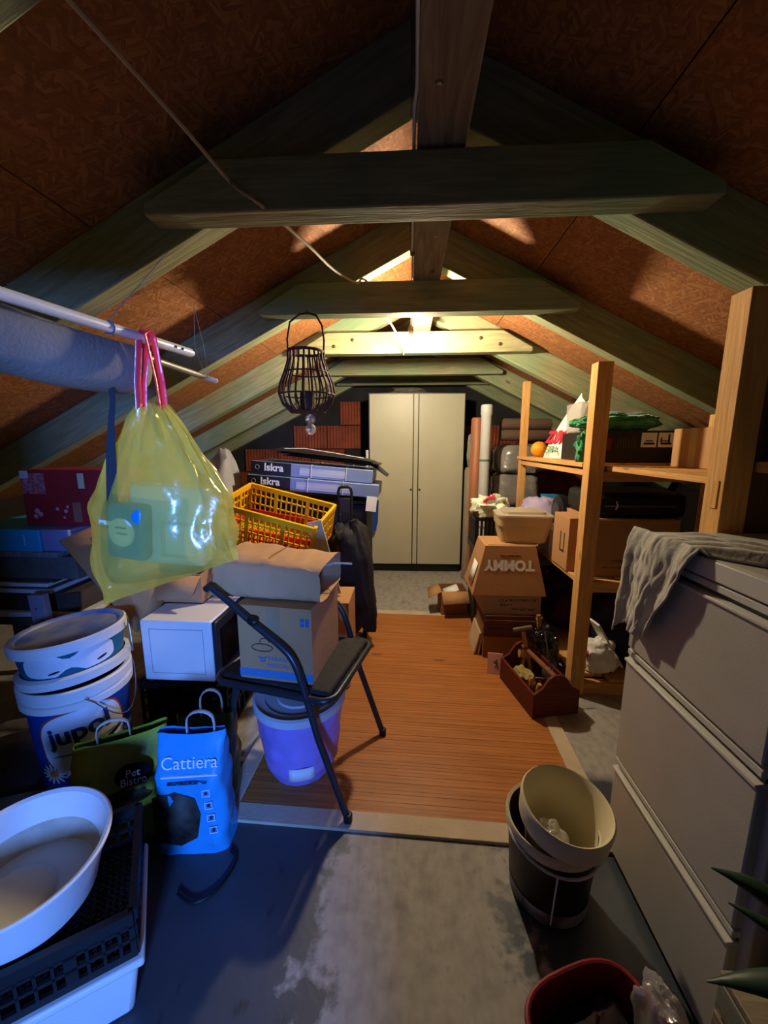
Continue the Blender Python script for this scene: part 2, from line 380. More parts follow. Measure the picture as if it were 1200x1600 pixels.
for rw in range(-5, 3):
    zb = 1.26 + .26 * rw
    for side in (-1, 1):
        k = 0
        while True:
            wd = .375
            if rw == 2: break
            if side < 0:
                xr = -.535 - .385 * k - (.19 if rw % 2 else 0)
                xl = xr - wd
                if rw == 1:
                    if k: break
                    xr = -.535; xl = xr - .225; wd = .225
                if rw == 0: xr = -.535 - .385 * k; xl = xr - wd
            else:
                xl = .62 + .385 * k + (.19 if rw % 2 else 0); xr = xl + wd
                if rw >= 1: break
            if max(abs(xl), abs(xr)) > 2.55 or zb + .25 > roofz(max(abs(xl), abs(xr))) - .17: break
            if wd == .375 and bm_full: o = bpy.data.objects.new('clay_block', bm_full); col.objects.link(o); o.parent = wb; o.location = (xl, Y1 - .012, zb)
            else:
                o = block_mesh(wd).build('clay_block', CLAY, wb, (xl, Y1 - .012, zb))
                if wd == .375: bm_full = o.data
            k += 1
# roof: deck above, OSB sheets below it with open joints
g = MB()
for s in (-1, 1):
    pts = [(0, RIDGE + .03), (s * (XW + .15), RIDGE + .03 - SL * (XW + .15)), (s * (XW + .15), RIDGE + .13 - SL * (XW + .15)), (0, RIDGE + .13)]
    g.prism(pts if s < 0 else pts[::-1], Y0 - .15, Y1 + .15)
ceil = struct(g.build('ceiling', DARKW))
def panel(s, xa, xb, ya, yb):
    """OSB sheet on slope s between |x|=xa..xb; local x down the slope, local y along the roof"""
    ln = (xb - xa) / math.cos(TH) - .004
    T = Matrix.Translation((s * xa, ya + .002, RIDGE - SL * xa)) @ Matrix.Rotation(TH if s > 0 else PI - TH, 4, 'Y')
    b = MB().box(0, ln, 0, yb - ya - .004, (0 if s > 0 else -.022), (.022 if s > 0 else 0))
    o = b.build('osb_panel', OSB, ceil); o.matrix_local = T
for s, cuts in ((1, (0, .60, 1.72, 2.84, 3.05)), (-1, (0, .95, 2.07, 3.05))):
    for i in range(len(cuts) - 1):
        ys = [Y0, .25 + .0, 2.75, Y1] if i % 2 else [Y0, 1.5, 4.0, Y1]
        for a, b in zip(ys[:-1], ys[1:]): panel(s, cuts[i], cuts[i + 1], a, b)

# ---- rafters and collar ties
RY = [-.95, -.2, .59, 1.23, 2.07, 2.91, 3.75, 4.36]
ORD = ['standing behind the photographed spot', 'behind the near end of the rail', 'next before the forward tie', 'bolted behind the foremost collar tie', 'bolted behind the collar tie with the lantern',
       'behind the brightly lit collar tie', 'behind the shaded tie beyond the bulb', 'against the brick gable wall']
RD = .165
for i, y in enumerate(RY):
    th = .08
    for s, nm in ((-1, 'rough green-tinted rafter on the clothes-rail slope, '), (1, 'rough green-tinted rafter on the shelving slope, ')):
        ln = 3.2
        # local x down the slope from the ridge
        b = MB().add([(0, 0, 0), (0, th, 0), (ln, th, 0), (ln, 0, 0), (RD * SL, 0, -RD), (RD * SL, th, -RD), (ln, th, -RD), (ln, 0, -RD)],
                     [(0, 1, 2, 3), (7, 6, 5, 4), (4, 5, 1, 0), (5, 6, 2, 1), (6, 7, 3, 2), (7, 4, 0, 3)])
        if s < 0: b.v = [(-x, yy, z) for x, yy, z in b.v]; b.f = [f[::-1] for f in b.f]
        o = b.build('rafter', GREEN, None, (0, y, RIDGE), (0, s * TH, 0), bevel=.004)
        tag(o, nm + ORD[i], 'rafter', 'roof rafters')
CT = [None, None, 'second collar tie overhead, in shadow', 'foremost grey collar tie carrying the cable nail', 'dark collar tie with the cable wrapped over it', 'brightly lit yellow-green collar tie right behind the bulb',
      'shaded collar tie between the bulb and the wardrobe', 'darkest collar tie above the metal wardrobe']
for i, y in enumerate(RY):
    if i < 3: continue
    zb, zt = 1.92, 2.06; hw, tw = (.80, .60) if i > 4 else (.76, .56)
    if i == 3: zt = 2.05
    xc = .03
    root = thing('collar_tie', CT[i], 'beam', (xc, y - .08, zb), 0, 'collar ties')
    b = MB().prism([(-hw, 0), (hw, 0), (hw, .03), (tw, zt - zb), (-tw, zt - zb), (-hw, .03)], 0, .0795)
    b.build('tie_board', GREEN, root, bevel=.004)
    for bx_, bz in ((-.55, .05), (-.42, .09), (.45, .09), (.58, .05)):
        if i == 5:
            MB().lathe([(.012, 0), (.012, .004), (.006, .007), (0, .007)], 12).build('bolt_head', RUST, root, (bx_, 0, bz), (R(90), 0, 0))
# longitudinal plank lying on the ties, with screws from below
root = thing('ridge_plank', 'long grey plank running under the ridge on top of the collar ties', 'plank', (.078, -1.2, 2.06))
b = MB().box(0, 4.3, -.063, .063, 0, .03)
b.build('board', PLANK, root, rot=(0, 0, R(90)), bevel=.003)
for yy, xx in ((1.8, .01), (2.18, -.02), (2.8, .015), (3.6, 0)):
    MB().lathe([(0, -.005), (.007, -.004), (.009, 0)], 10).build('screw_head', STEEL, root, (xx, yy, 0))

# ================================================================== bulb and wires
BX, BY = .008, 2.42
root = thing('pendant_bulb', 'lit bare bulb hanging on its cable between the collar ties', 'lamp', (BX, BY, 1.888))
bulb = MB().lathe([(0, -.042), (.016, -.038), (.027, -.025), (.031, -.006), (.027, .014), (.017, .032), (.0135, .042)], 24).build('bulb', glow('lit_glass', (1, .83, .58), BULB_STRENGTH), root)
MB().lathe([(.0145, .04), (.016, .045), (.016, .085), (.008, .095), (.004, .1)], 16).build('socket', M('brown_bakelite', '#3a2417', .4), root)
MB().tube([(0, 0, .098), (0, 0, .165), (.002, -.1, .17), (.0, -.44, .167)], .004, 6).build('flex', WIRE, root)
pts = [(.0, -1.1, 2.045), (.003, 0, 2.047), (.0, .6, 2.045), (.006, 1.0, 2.05), (.0, 1.06, 2.056), (.002, 1.5, 2.05), (.004, 2.0, 2.06), (.003, 2.25, 2.07)]
root = thing('plank_cable', 'pale cable clipped along the edge of the ridge plank', 'cable', (0, 0, 2.05))
MB().tube([(x + .006, y, z - 2.05 + .02) for x, y, z in pts], .0045, 6).build('cable', WHITEP, root)
for yy in (1.5, 1.75): box(.0, .015, yy - .004, yy + .004, .01, .03).build('clip', STEEL, root)
# cable looping from the roof over the ties
pw = [(-.93, 1.10, 2.4 - .44 - .02), (-.80, 1.09, 2.03), (-.62, 1.10, 2.06), (-.474, 1.137, 1.985), (-.40, 1.14, 1.93), (-.33, 1.35, 1.93), (-.29, 1.6, 1.955), (-.24, 1.9, 2.02), (-.226, 1.975, 2.066), (-.2, 2.05, 2.07), (-.16, 2.1, 2.0), (-.09, 2.4, 1.96), (-.05, 2.7, 1.94), (-.04, 2.82, 1.91)]
pw[:4] = [(-.62, .70, 2.07), (-.57, .85, 2.045), (-.52, 1.0, 2.015), (-.474, 1.143, 1.983)]
tag(MB().tube(spline(pw, 4), .005, 6).build('roof_cable', WIRE), 'thin beige cable slanting under the roof from tie to tie', 'cable')
tag(MB().tube([(-.474, 1.152, 1.98), (-.474, 1.13, 1.98), (-.474, 1.128, 1.99)], .0025, 6).build('nail', STEEL), 'bent nail holding the slanting cable on the foremost tie', 'nail')

# ================================================================== metal wardrobe
root = thing('metal_wardrobe', 'tall greige two-door metal wardrobe with black frame at the gable wall', 'wardrobe', (.08, 3.90, 0), 1.5)
W2 = .475
b = MB().box(-W2, W2, .025, .46, .06, 1.8); b.build('body', BLACKM, root, bevel=.004)
MB().box(-W2 + .01, W2 - .01, .03, .45, 0, .06).build('plinth', BLACKM, root)
for s in (-1, 1):
    xa, xb = (-W2 + .014, -.035) if s < 0 else (.022, W2 - .014)
    d = box(xa, xb, 0, .03, .085, 1.785).build('door', WARD, root, bevel=.004)
    MB().lathe([(.011, 0), (.011, .012), (.007, .016), (0, .016)], 12).build('lock_knob', STEEL, d, (-.05 if s < 0 else .035, 0, .86), (R(90), 0, 0))
box(-.027, .014, .004, .03, .085, 1.785).build('centre_strip', WARD, root, bevel=.002)
tag(blob(.16, .10, .035, .3, 6, 3).build('dusty_bundle', M('dusty_film', '#6f6a62', .7, var=.4, scale=15), None, (.0, 4.15, 1.80)), 'crumpled dusty bundle lying on top of the metal wardrobe', 'bundle')

# ================================================================== bamboo mat
root = thing('bamboo_mat', 'brown bamboo slat mat with pale cloth border on the floor', 'mat', (.02, 1.11, 0), -1.5)
MW, ML = .69, 1.80
slat_me = None; ns = 98
for i in range(ns):
    y = .065 + i * (ML - .13) / ns
    if slat_me is None:
        o = MB().box(-MW + .06, MW - .06, 0, (ML - .13) / ns - .0010, .0, .007).build('slat', BAMBOO, root, (0, y, .003), bevel=0); slat_me = o.data
    else:
        o = bpy.data.objects.new('slat', slat_me); col.objects.link(o); o.parent = root; o.location = (0, y, .003 + random.uniform(-.0006, .0006))
BORD = M('cloth_border', '#c8b79c', .85, var=.15, scale=10, bump=.2, bscale=90)
b = MB(); b.box(-MW, MW, 0, .07, 0, .0115).box(-MW, MW, ML - .07, ML, 0, .0115); b.box(-MW, -MW + .065, .07, ML - .07, 0, .0115).box(MW - .065, MW, .07, ML - .07, 0, .0115)
b.build('cloth_border', BORD, root, bevel=.002)

# ================================================================== filing cabinet with cloth
root = thing('filing_cabinet', 'grey three-drawer metal filing cabinet', 'filing cabinet', (.66, .645, 0))
D = .62; FW = .49; FH = 1.055
box(.012, D, 0, FW, .012, FH).build('carcass', GREYMET, root, bevel=.004)
box(.03, D - .02, .02, FW - .02, 0, .02).build('plinth', BLACKM, root)
zs = [(.035, .335), (.35, .70), (.715, 1.0)]
for k, (a, b_) in enumerate(zs):
    d = box(-.006, .02, .022, FW - .022, a, b_ - .028).build('drawer', GREYMET, root, bevel=.004)
    # recessed full width grip: raised lower lip, dark slot, upper strip
    MB().prism([(-.012, 0), (.014, 0), (.014, .012), (-.012, .008)], .022, FW - .022).build('grip_lip', GREYLIT, d, (0, 0, b_ - .03), bevel=.002)
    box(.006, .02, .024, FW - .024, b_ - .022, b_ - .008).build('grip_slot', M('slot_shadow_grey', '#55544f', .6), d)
    box(-.004, .016, .022, FW - .022, b_ - .008, b_ + .008).build('grip_strip', GREYLIT, d, bevel=.002)
box(-.006, .02, 0, FW, 1.012, FH).build('top_rail', GREYLIT, root, bevel=.003)
CL = M('grey_beige_cotton', '#b5afa2', .95, var=.12, scale=5, bump=.25, bscale=60, sheen=.3)
def cloth(u, v):
    # v 0..1: from the far end on the top, across, over the drawer edge and down
    fold = (.5 + .5 * math.sin(u * 13 + 2.2 * nz(u * 2, v * 2, 0, 1, 3) + v * 2)) * .6 + .4 * abs(nz(u * 5, v * 2.2, 0, 1, 9))
    crump = nz(u * 6, v * 9, 0, 1.6, 2)
    if v < .58:
        q = v / .58
        yc = .50 + .50 * q ** 1.3; hw = .07 + .055 * q
        x = 1.22 - (1.22 - .652) * q ** .9; y = yc + (u - .5) * 2 * hw + .008 * nz(q * 7, u * 2, 0, 1, 6)
        edge = min(1, (1 - abs(2 * u - 1)) * 4)
        z = FH + .003 + edge * (.010 + .020 * fold + .012 * abs(crump))
        if q > .9: z -= (q - .9) / .1 * .010 * edge
    else:
        q = (v - .58) / .42
        yc = 1.0 + .075 * q; hw = .125 - .045 * q
        y = yc + (u - .5) * 2 * hw + .010 * nz(q * 4, u * 3, 0, 1, 8)
        x = .640 - .022 * fold * (.5 + .5 * q) - .008 * abs(crump)
        z = FH + .012 - q * (.25 + .06 * u + .02 * math.sin(u * 7) + .02 * nz(u * 5, 0, 0, 1, 4))
        if q < .12: x += .012 * (1 - q / .12); z += .006
    return (x - .66, y - .645, z - FH)
tag(MB().grid(cloth, 60, 80).build('draped_cloth', CL, None, (.66, .645, FH), solid=.004, smooth=180), 'crumpled grey-beige cloth draped over the filing cabinet corner', 'cloth')

# ================================================================== nested buckets by the cabinet
root = thing('brown_bucket', 'dark brown printed plastic bucket with white handle, holding another bucket', 'bucket', (.425, .985, 0))
BR_ = M('brown_print', '#2a1713', .45, var=.2)
MB().lathe([(0, .004), (.100, .004), (.102, 0), (.106, .006), (.122, .235), (.118, .235), (.100, .012), (0, .012)], 48, cap=False).build('shell', BR_, root)
MB().lathe([(.121, .218), (.1275, .218), (.1285, .245), (.126, .249), (.1185, .243)], 48, cap=False).build('rim', CREAMP, root)
MB().lathe([(.1072, .008), (.1103, .05)], 48, cap=False).build('silver_print_band', M('silver_print', '#b9c0bb', .4, alt='#3c2a26', scale=14), root)
hp = [(.131 * math.cos(R(180 + 180 * i / 16 + 10)), .131 * math.sin(R(180 + 180 * i / 16 + 10)), .228 - .028 * math.sin(PI * i / 16)) for i in range(17)]
MB().tube(hp, .004, 6).build('handle', WHITEP, root)
MB().tube([(-.03, -.130, .20), (-.028, -.108, .02)], .0022, 5).build('dangling_string', PAPER, root)
root = thing('cream_bucket', 'empty cream plastic bucket tipped inside the brown bucket', 'bucket', (.435, .985, .065), 0, None, 6, 3)
prof = [(0, .0), (.072, .0), (.076, .004), (.101, .20), (.119, .20), (.122, .255), (.117, .262), (.112, .258), (.098, .20), (.073, .010), (0, .008)]
MB().lathe(prof, 48, cap=False).build('shell', CREAMP, root)
o = blob(.045, .030, .085, .3, 5, 11, .9).build('film_bag', film('white_film', '#f1f1ee', .2, .15), None, (.43, .985, .078), (R(8), R(-8), 0))
tag(o, 'crumpled white plastic bag lying inside the cream bucket', 'plastic bag')

# ================================================================== shelving of pine posts and boards
root = thing('pine_shelving', 'home-made pine shelving with rough posts beside the filing cabinet', 'shelving', (.875, 1.13, 0))
def part_box(nm, x0, x1, y0, y1, z0, z1, mat=PINE, par=root, bev=.002):
    """world-coordinate box, long side turned to the wood grain axis"""
    cx, cy, cz = (x0 + x1) / 2, (y0 + y1) / 2, (z0 + z1) / 2; d = (x1 - x0, y1 - y0, z1 - z0); k = d.index(max(d))
    p = par.location
    if k == 0: b = box(-d[0]/2, d[0]/2, -d[1]/2, d[1]/2, -d[2]/2, d[2]/2); rot = (0, 0, 0)
    elif k == 1: b = box(-d[1]/2, d[1]/2, -d[0]/2, d[0]/2, -d[2]/2, d[2]/2); rot = (0, 0, R(90))
    else: b = box(-d[2]/2, d[2]/2, -d[1]/2, d[1]/2, -d[0]/2, d[0]/2); rot = (0, R(90), 0)
    return b.build(nm, mat, par, (cx - p[0], cy - p[1], cz - p[2]), rot, bevel=bev)
part_box('post', .875, .945, 1.135, 1.205, 0, 1.70)
part_box('post', .945, 1.06, 1.15, 1.19, 0, 1.72, OLD)
part_box('post', .862, .932, 1.925, 1.995, 0, 1.675)
part_box('post', .868, .915, 3.11, 3.165, 0, 1.77)
for yy in (1.135, 1.925, 3.11): part_box('post', 1.42, 1.48, yy, yy + .06, 0, 1.44)
for yy in (1.96, 3.13):
    pass
# upper level: rails and boards
part_box('rail', .872, .912, 1.995, 3.11, 1.150, 1.178)
part_box('rail', .933, 1.42, 1.935, 1.985, 1.125, 1.175)
part_box('rail', .945, 1.42, 1.195, 1.225, 1.16, 1.20)
for k in range(3):
    part_box('shelf_board', .86 + k * .2, 1.05 + k * .2, 2.0 if k < 1 else 1.99, 3.18, 1.19, 1.212)
for k in range(3):
    part_box('shelf_board', .945 + k * .18, 1.115 + k * .18, 1.21, 1.99, 1.178, 1.20)
part_box('shelf_board', .955, 1.5, .62, 1.145, 1.225, 1.255)
# middle level
part_box('rail', .932, 1.42, 1.935, 1.985, .565, .62)
for k in range(3): part_box('shelf_board', .87 + k * .2, 1.06 + k * .2, 1.996, 3.10, .60, .624)
part_box('rail', .90, 1.40, 3.09, 3.11, .55, .60)
# bottom level
part_box('rail', .932, 1.42, 1.935, 1.985, .0, .06)
for k in range(3): part_box('shelf_board', .90 + k * .17, 1.06 + k * .17, 2.0 if k < 1 else 1.95, 3.10, .06, .08)
part_box('brace_block', .872, .876, 1.15, 1.175, 1.12, 1.2, PINE)

# ---- upper shelf things
SHZ = 1.213
o = MB().ball((0, 0, .056), .056, 24, 16, (1, 1, 1)).build('ball', M('orange_rubber', '#f0a01e', .5, var=.25, scale=14, bump=.2), None, (.945, 2.93, SHZ - .001)); tag(o, 'orange-yellow ball on the upper pine shelf', 'ball')
o = blob(.07, .10, .03, .3, 6, 21).build('dark_pouch', BLACKP, None, (1.1, 3.05, SHZ)); tag(o, 'small black pouch behind the orange ball', 'pouch')
root = thing('white_carrier_bag', 'white plastic carrier bag with red and green print on the upper shelf', 'plastic bag', (1.05, 2.71, SHZ), 8)
BAGW = M('white_bag_plastic', '#e9e6df', .4, var=.06, bump=.5, bscale=10)
def cb(u, v):
    a = u * 2 * PI; k = 1 - .62 * v ** 1.6
    x = .12 * k * math.copysign(abs(math.cos(a)) ** .7, math.cos(a)) + .11 * v ** 1.3; y = .13 * k * math.copysign(abs(math.sin(a)) ** .7, math.sin(a)) - .05 * v
    d = 1 + .12 * nz(math.cos(a), math.sin(a), v * 2, 2.5, 8)
    return (x * d, y * d, v * .38 * (1 + .1 * math.sin(a * 3)))
b = MB().grid(cb, 44, 18, True); b.add([(0, 0, 0)], []); b.build('bag', BAGW, root)
text('ZUM', .11, M('red_ink', '#d0243a', .5), root, (-.090, -.03, .135), (69, 0, -84), bold=.006, sx=.8)
text('EJIRA', .07, M('green_ink', '#2e8a4a', .5), root, (-.117, -.03, .055), (69, 0, -84), sx=.8)
root = thing('pictogram_box', 'long black box with white pictogram panels under green knitwear', 'box', (.95, 2.02, SHZ))
BXD = M('black_box_print', '#1b1717', .5, var=.2)
box(0, .35, 0, .5, 0, .155).build('carton', BXD, root, bevel=.003)
box(.03, .05, -.0012, 0, .06, .12).build('red_mark', M('dull_red', '#7a2030', .6), root)
for xx in (.19, .27):
    pnl = box(xx, xx + .072, -.0016, 0, .075, .145).build('pictogram_panel', PAPER, root)
    b = MB().box(xx + .012, xx + .062, -.003, -.0016, .088, .098).box(xx + .02, xx + .055, -.003, -.0016, .103, .108)
    if xx > .2: b.box(xx + .045, xx + .053, -.003, -.0016, .098, .138).box(xx + .01, xx + .017, -.003, -.0016, .098, .12)
    b.build('pictogram', INK, pnl)
for i in range(7): box(.08 + i * .013, .083 + i * .013, -.0012, 0, .07, .125).build('fine_print', M('grey_ink', '#5a5552', .6), root)
GRN = M('green_knit', '#2fa05f', .95, var=.45, scale=22, bump=1.0, bscale=55, sheen=.4)
b = blob(.19, .10, .045, .30, 8, 31, .8, 60, 30)
o = b.build('green_knitwear', GRN, None, (1.07, 2.14, SHZ + .154)); tag(o, 'green chunky knitted garment heaped on the black box', 'garment')
o = blob(.035, .03, .07, .5, 7, 77).build('knit_sleeve', GRN, None, (.905, 2.10, SHZ)); tag(o, 'end of green knitted scarf hanging by the white carrier bag', 'scarf')
root = thing('clear_bin', 'clear plastic storage bin on the black box under the roof slope', 'box', (.965, 2.31, SHZ + .156))
MB().hexa([(.0, 0, 0), (.31, 0, 0), (.31, .2, 0), (.0, .2, 0)], [(-.01, -.015, .17), (.325, -.015, .12), (.325, .2, .12), (-.01, .2, .17)]).build('bin_shell', CLEAR, root, bevel=.01)
blob(.11, .07, .05, .3, 6, 41).build('stuffing', M('beige_cloth', '#b79f83', .9), root, (.16, .10, .004))
root = thing('upper_carton', 'brown carton at the back of the upper shelf beside the thick post', 'box', (1.22, 1.66, 1.201), 0)
box(0, .19, 0, .25, 0, .17).build('body', CARD, root, bevel=.003); box(-.0008, 0, .1, .14, 0, .17).build('tape', M('clear_tape', '#c9b48d', .25), root)
root = thing('grey_box', 'blue-grey lidded box on the near shelf above the filing cabinet', 'box', (.97, .92, 1.256), 0)
GB = M('blue_grey_card', '#5d666b', .6, var=.1)
box(0, .25, 0, .21, 0, .12).build('base', GB, root, bevel=.003); box(-.004, .254, -.004, .214, .105, .148).build('lid', GB, root, bevel=.003)

# ---- middle shelf things
MZ = .625
root = thing('plain_carton', 'large plain brown carton on the middle shelf behind the slim post', 'box', (.95, 2.01, MZ), 0)
box(0, .42, 0, .36, 0, .30).build('body', CARD, root, bevel=.003)
MB().box(0, .42, 0, .178, .3, .304).box(0, .42, .182, .36, .3, .304).build('flap', CARD, root)
box(.10, .34, -.0008, 0, .075, .09).build('printed_smudge', M('brown_ink', '#5d4028', .7, alt='#a87a50', scale=60), root); box(.06, .40, -.0008, 0, .045, .053).build('printed_line', M('brown_ink', '#5d4028', .7), root)
root = thing('slotted_carton', 'narrow brown carton with printed arrow beside the slim post', 'box', (.86, 2.09, MZ + 0), 0)
box(.0, .085, 0, .22, 0, .29).build('body', CARD, root, bevel=.002)
MB().box(-.001, 0, .05, .06, .1, .2).box(-.001, 0, .10, .11, .1, .2).box(-.001, 0, .05, .11, .09, .1).build('printed_bracket', INK, root)
root = thing('white_carton', 'small white carton behind the cream container', 'box', (.88, 2.42, MZ))
box(0, .12, 0, .2, 0, .16).build('body', WHITEP, root, bevel=.002)
root = thing('black_roller', 'black round vacuum cleaner head on the middle shelf', 'appliance', (.93, 2.46, MZ + .165 - .001), 0)
MB().tube([(0, 0, .10), (.05, 0, .10)], .10, 28).build('wheel', BLACKP, root); MB().tube([(-.012, 0, .10), (0, 0, .10)], .06, 24).build('hub_cap', M('dark_grey_plastic', '#2d2e32', .35), root)
box(.05, .36, -.09, .1, .0, .16).build('housing', BLACKP, root, bevel=.02)
root = thing('black_case', 'long black instrument case lying on the plain brown carton', 'case', (.95, 2.03, MZ + .304))
b = box(0, .46, 0, .36, 0, .13); b.build('shell', M('black_leatherette', '#17171a', .5, var=.3, bump=.3, bscale=120), root, bevel=.03)
box(.05, .4, -.003, 0, .06, .066).build('seam_trim', STEEL, root); MB().tube([(.1, -.02, .05), (.1, -.035, .07), (.1, -.02, .09)], .006, 6).build('latch', STEEL, root)
root = thing('black_basket', 'black plastic basket of laundry bags behind the cream container', 'basket', (.665, 2.80, 0), 0)
b = MB()
for i in range(15): b.box(-.19 + i * .0265, -.175 + i * .0265, -.14, -.13, .60, .78)
for i in range(11): b.box(-.20, -.19, -.13 + i * .026, -.116 + i * .026, .60, .78)
b.build('lattice', BLACKP, root); MB().box(-.205, .2, -.145, -.125, .775, .80).box(-.205, -.185, -.125, .14, .775, .80).box(-.205, .2, -.145, .145, .55, .60).build('rim', BLACKP, root)
box(-.19, .2, -.13, .14, 0, .55).build('lower_bin', M('dark_bin', '#232326', .5), root, bevel=.01)
o = blob(.11, .09, .07, .5, 7, 51).build('flowered_bag', M('flowered_print', '#cfd6bd', .5, alt='#c83c4e', scale=9, bump=.4, edges=(.36, .40)), None, (.57, 2.73, .79)); tag(o, 'white crumpled bag with red flower print in the black basket', 'plastic bag')
o = blob(.05, .04, .035, .5, 7, 53).build('blue_bag', M('blue_film_plastic', '#1f63c4', .35, bump=.4), None, (.70, 2.69, .79)); tag(o, 'small bright blue plastic bag in the black basket', 'plastic bag')
o = blob(.06, .05, .035, .5, 7, 54).build('yellow_rag', M('yellow_cloth', '#d8cc8e', .8), None, (.80, 2.71, .79)); tag(o, 'pale yellow rag hanging over the basket edge', 'rag')
root = thing('lilac_bag', 'lilac filled plastic bag slumped under the upper shelf', 'plastic bag', (1.03, 2.82, MZ))
b = blob(.13, .17, .15, .25, 4, 55, .8); b.v = [(x - (z * .3), y, z) for x, y, z in b.v]; b.build('bag', M('lilac_plastic', '#a99cc0', .45, bump=.4), root)
box(.0, .16, .20, .26, 0, .30).build('blue_card', M('turquoise_card', '#2f9cc4', .5), root)

# ---- below the shelves
o = blob(.16, .25, .14, .3, 5, 61, .8).build('maroon_blanket', M('maroon_cloth', '#4e1420', .9, var=.4, scale=25, bump=.5), None, (1.08, 2.66, .081)); o.scale = (1, 1, 1.3); tag(o, 'dark maroon folded blanket under the middle shelf', 'blanket')
o = blob(.17, .2, .22, .3, 4, 62, .8).build('navy_bag', M('navy_nylon', '#111c33', .7, var=.4, bump=.4), None, (1.27, 2.2, .081)); tag(o, 'dark navy bag on the bottom shelf', 'bag')
BFILM = M('black_film', '#101113', .18, var=.2, bump=.8, bscale=18, spec=.7)
o = blob(.075, .075, .125, .28, 6, 63, .8, 56, 36).build('black_bin_bag', BFILM, None, (.795, 2.155, 0.0)); tag(o, 'shiny crumpled black bin bag behind the toolbox', 'plastic bag')
o = box(-.006, .006, 0, .09, 0, .30).build('white_board', WHITEM, None, (1.18, 2.03, .10), (R(0), R(-32), R(8)), bevel=.002); tag(o, 'white broken board leaning on the bottom shelf', 'board')
root = thing('printed_carrier', 'white carrier bag with red print bulging on the bottom shelf', 'plastic bag', (1.05, 2.04, .081))
blob(.085, .07, .09, .4, 5, 64, .8).build('bag', BAGW, root)
for i, (yy, zz) in enumerate(((-.03, .10), (.01, .07), (.03, .12))): blob(.012, .03, .018, .3, 6, i + 70, n=16, m=8).build('red_print', M('red_ink', '#d0243a', .5), root, (-.085, yy, zz))
# ================================================================== cartons left of the shelving
root = thing('flared_carton', 'upside-down brown carton with flared sides and white TOMMY lettering', 'box', (.60, 2.44, .392), 0)
b = MB(); bt = [(-.205, -.17, 0), (.235, -.17, 0), (.235, .17, 0), (-.205, .17, 0)]; tp = [(-.13, -.12, .30), (.17, -.12, .30), (.17, .13, .30), (-.13, .13, .30)]
b.hexa(bt, tp); b.build('body', CARD, root, bevel=.003)
rx = math.degrees(math.atan2(.30, .05))
text('TOMMY', .085, WHITEINK, root, (.015, -.1405, .185), (-rx, 0, 180), bold=.004, sx=.95)
box(-.04, .08, -.1315, -.13, .235, .245).build('printed_line', M('brown_ink', '#5d4028', .7), root, (0, 0, 0))
lb = MB().add([(-.199, -.10, .04), (-.199, .02, .04), (-.163, .02, .18), (-.163, -.10, .18)], [(0, 1, 2, 3)]); lb.build('white_label', PAPER, root, (-.003, 0, 0), solid=.001)
b = MB().box(-.11, .0, -.11, .12, .30, .303).box(.004, .15, -.11, .12, .30, .303); b.build('top_flap', CARD, root)
root = thing('grey_carton', 'flat dusty carton with faded print under the flared carton', 'box', (.465, 2.27, .272), 2)
box(0, .345, 0, .34, 0, .12).build('body', M('pale_cardboard', '#a58e78', .85, var=.15), root, bevel=.003)
for a_, b_, z_ in ((.09, .31, .085), (.10, .17, .055), (.17, .31, .028)): box(a_, b_, -.0008, 0, z_, z_ + .014).build('faded_print', M('faded_ink', '#4a3f38', .8, alt='#a08a75', scale=90, edges=(.47, .53)), root)
RB = M('red_brown_tile', '#6e4038', .85, var=.25, scale=12, bump=.3)
for k in range(5):
    o = box(0, .30, 0, .30, 0, .0265).build('floor_tile', RB, None, (.475 + random.uniform(-.004, .004), 2.25 + random.uniform(-.004, .004), .138 + k * .0268), (0, 0, R(random.uniform(-1, 1))), bevel=.002)
    tag(o, 'red-brown square tile in the stack under the dusty carton', 'tile', 'stack of red-brown tiles')
root = thing('low_carton', 'low brown carton at the bottom of the tile stack', 'box', (.47, 2.25, 0)); box(0, .31, 0, .32, 0, .1375).build('body', CARDD, root, bevel=.003)
box(.02, .28, .0, .3, .137, .138).build('lid_line', CARDD, root)
for k, (x, t_) in enumerate(((.442, 9), (.418, 13))):
    o = box(0, .012, 0, .22, 0, .20 - k * .05).build('leaning_board', M('cream_board', '#cdb595', .7), None, (x, 2.28, 0), (0, R(t_), 0), bevel=.002); tag(o, ['taller', 'shorter'][k] + ' cream board leaning on the low carton', 'board')
root = thing('number_card', 'pale pink card marked 4 leaning at the toolbox', 'card', (.465, 2.08, .011), -8)
box(0, .085, 0, .006, 0, .115).build('card', M('pink_card', '#d9a292', .7), root, rot=(R(-18), 0, 0), bevel=.002); text('4', .05, INK, root, (.045, .015, .06), (72, 0, 0))
root = thing('small_open_carton', 'small open brown carton with flaps folded out on the floor', 'box', (.265, 2.84, .0), 5)
b = MB(); 
for a in ((0, .2, 0, .004), (0, .2, .176, .18), (0, .004, .004, .176), (.196, .2, .004, .176)): b.box(a[0], a[1], a[2], a[3], 0, .19)
b.box(0, .2, 0, .18, 0, .004); b.build('body', CARDD, root)
MB().add([(0, 0, .19), (0, .18, .19), (-.085, .17, .16), (-.1, .0, .14)], [(0, 1, 2, 3)]).build('flap', CARD, root, solid=.004)
MB().add([(0, 0, .19), (.2, 0, .19), (.2, -.075, .125), (0, -.08, .12)], [(0, 1, 2, 3)]).build('flap', CARD, root, solid=.004)
MB().add([(.03, .03, .15), (.14, .03, .19), (.14, .14, .2), (.03, .14, .16)], [(0, 1, 2, 3)]).build('paper_insert', PAPER, root, solid=.002)
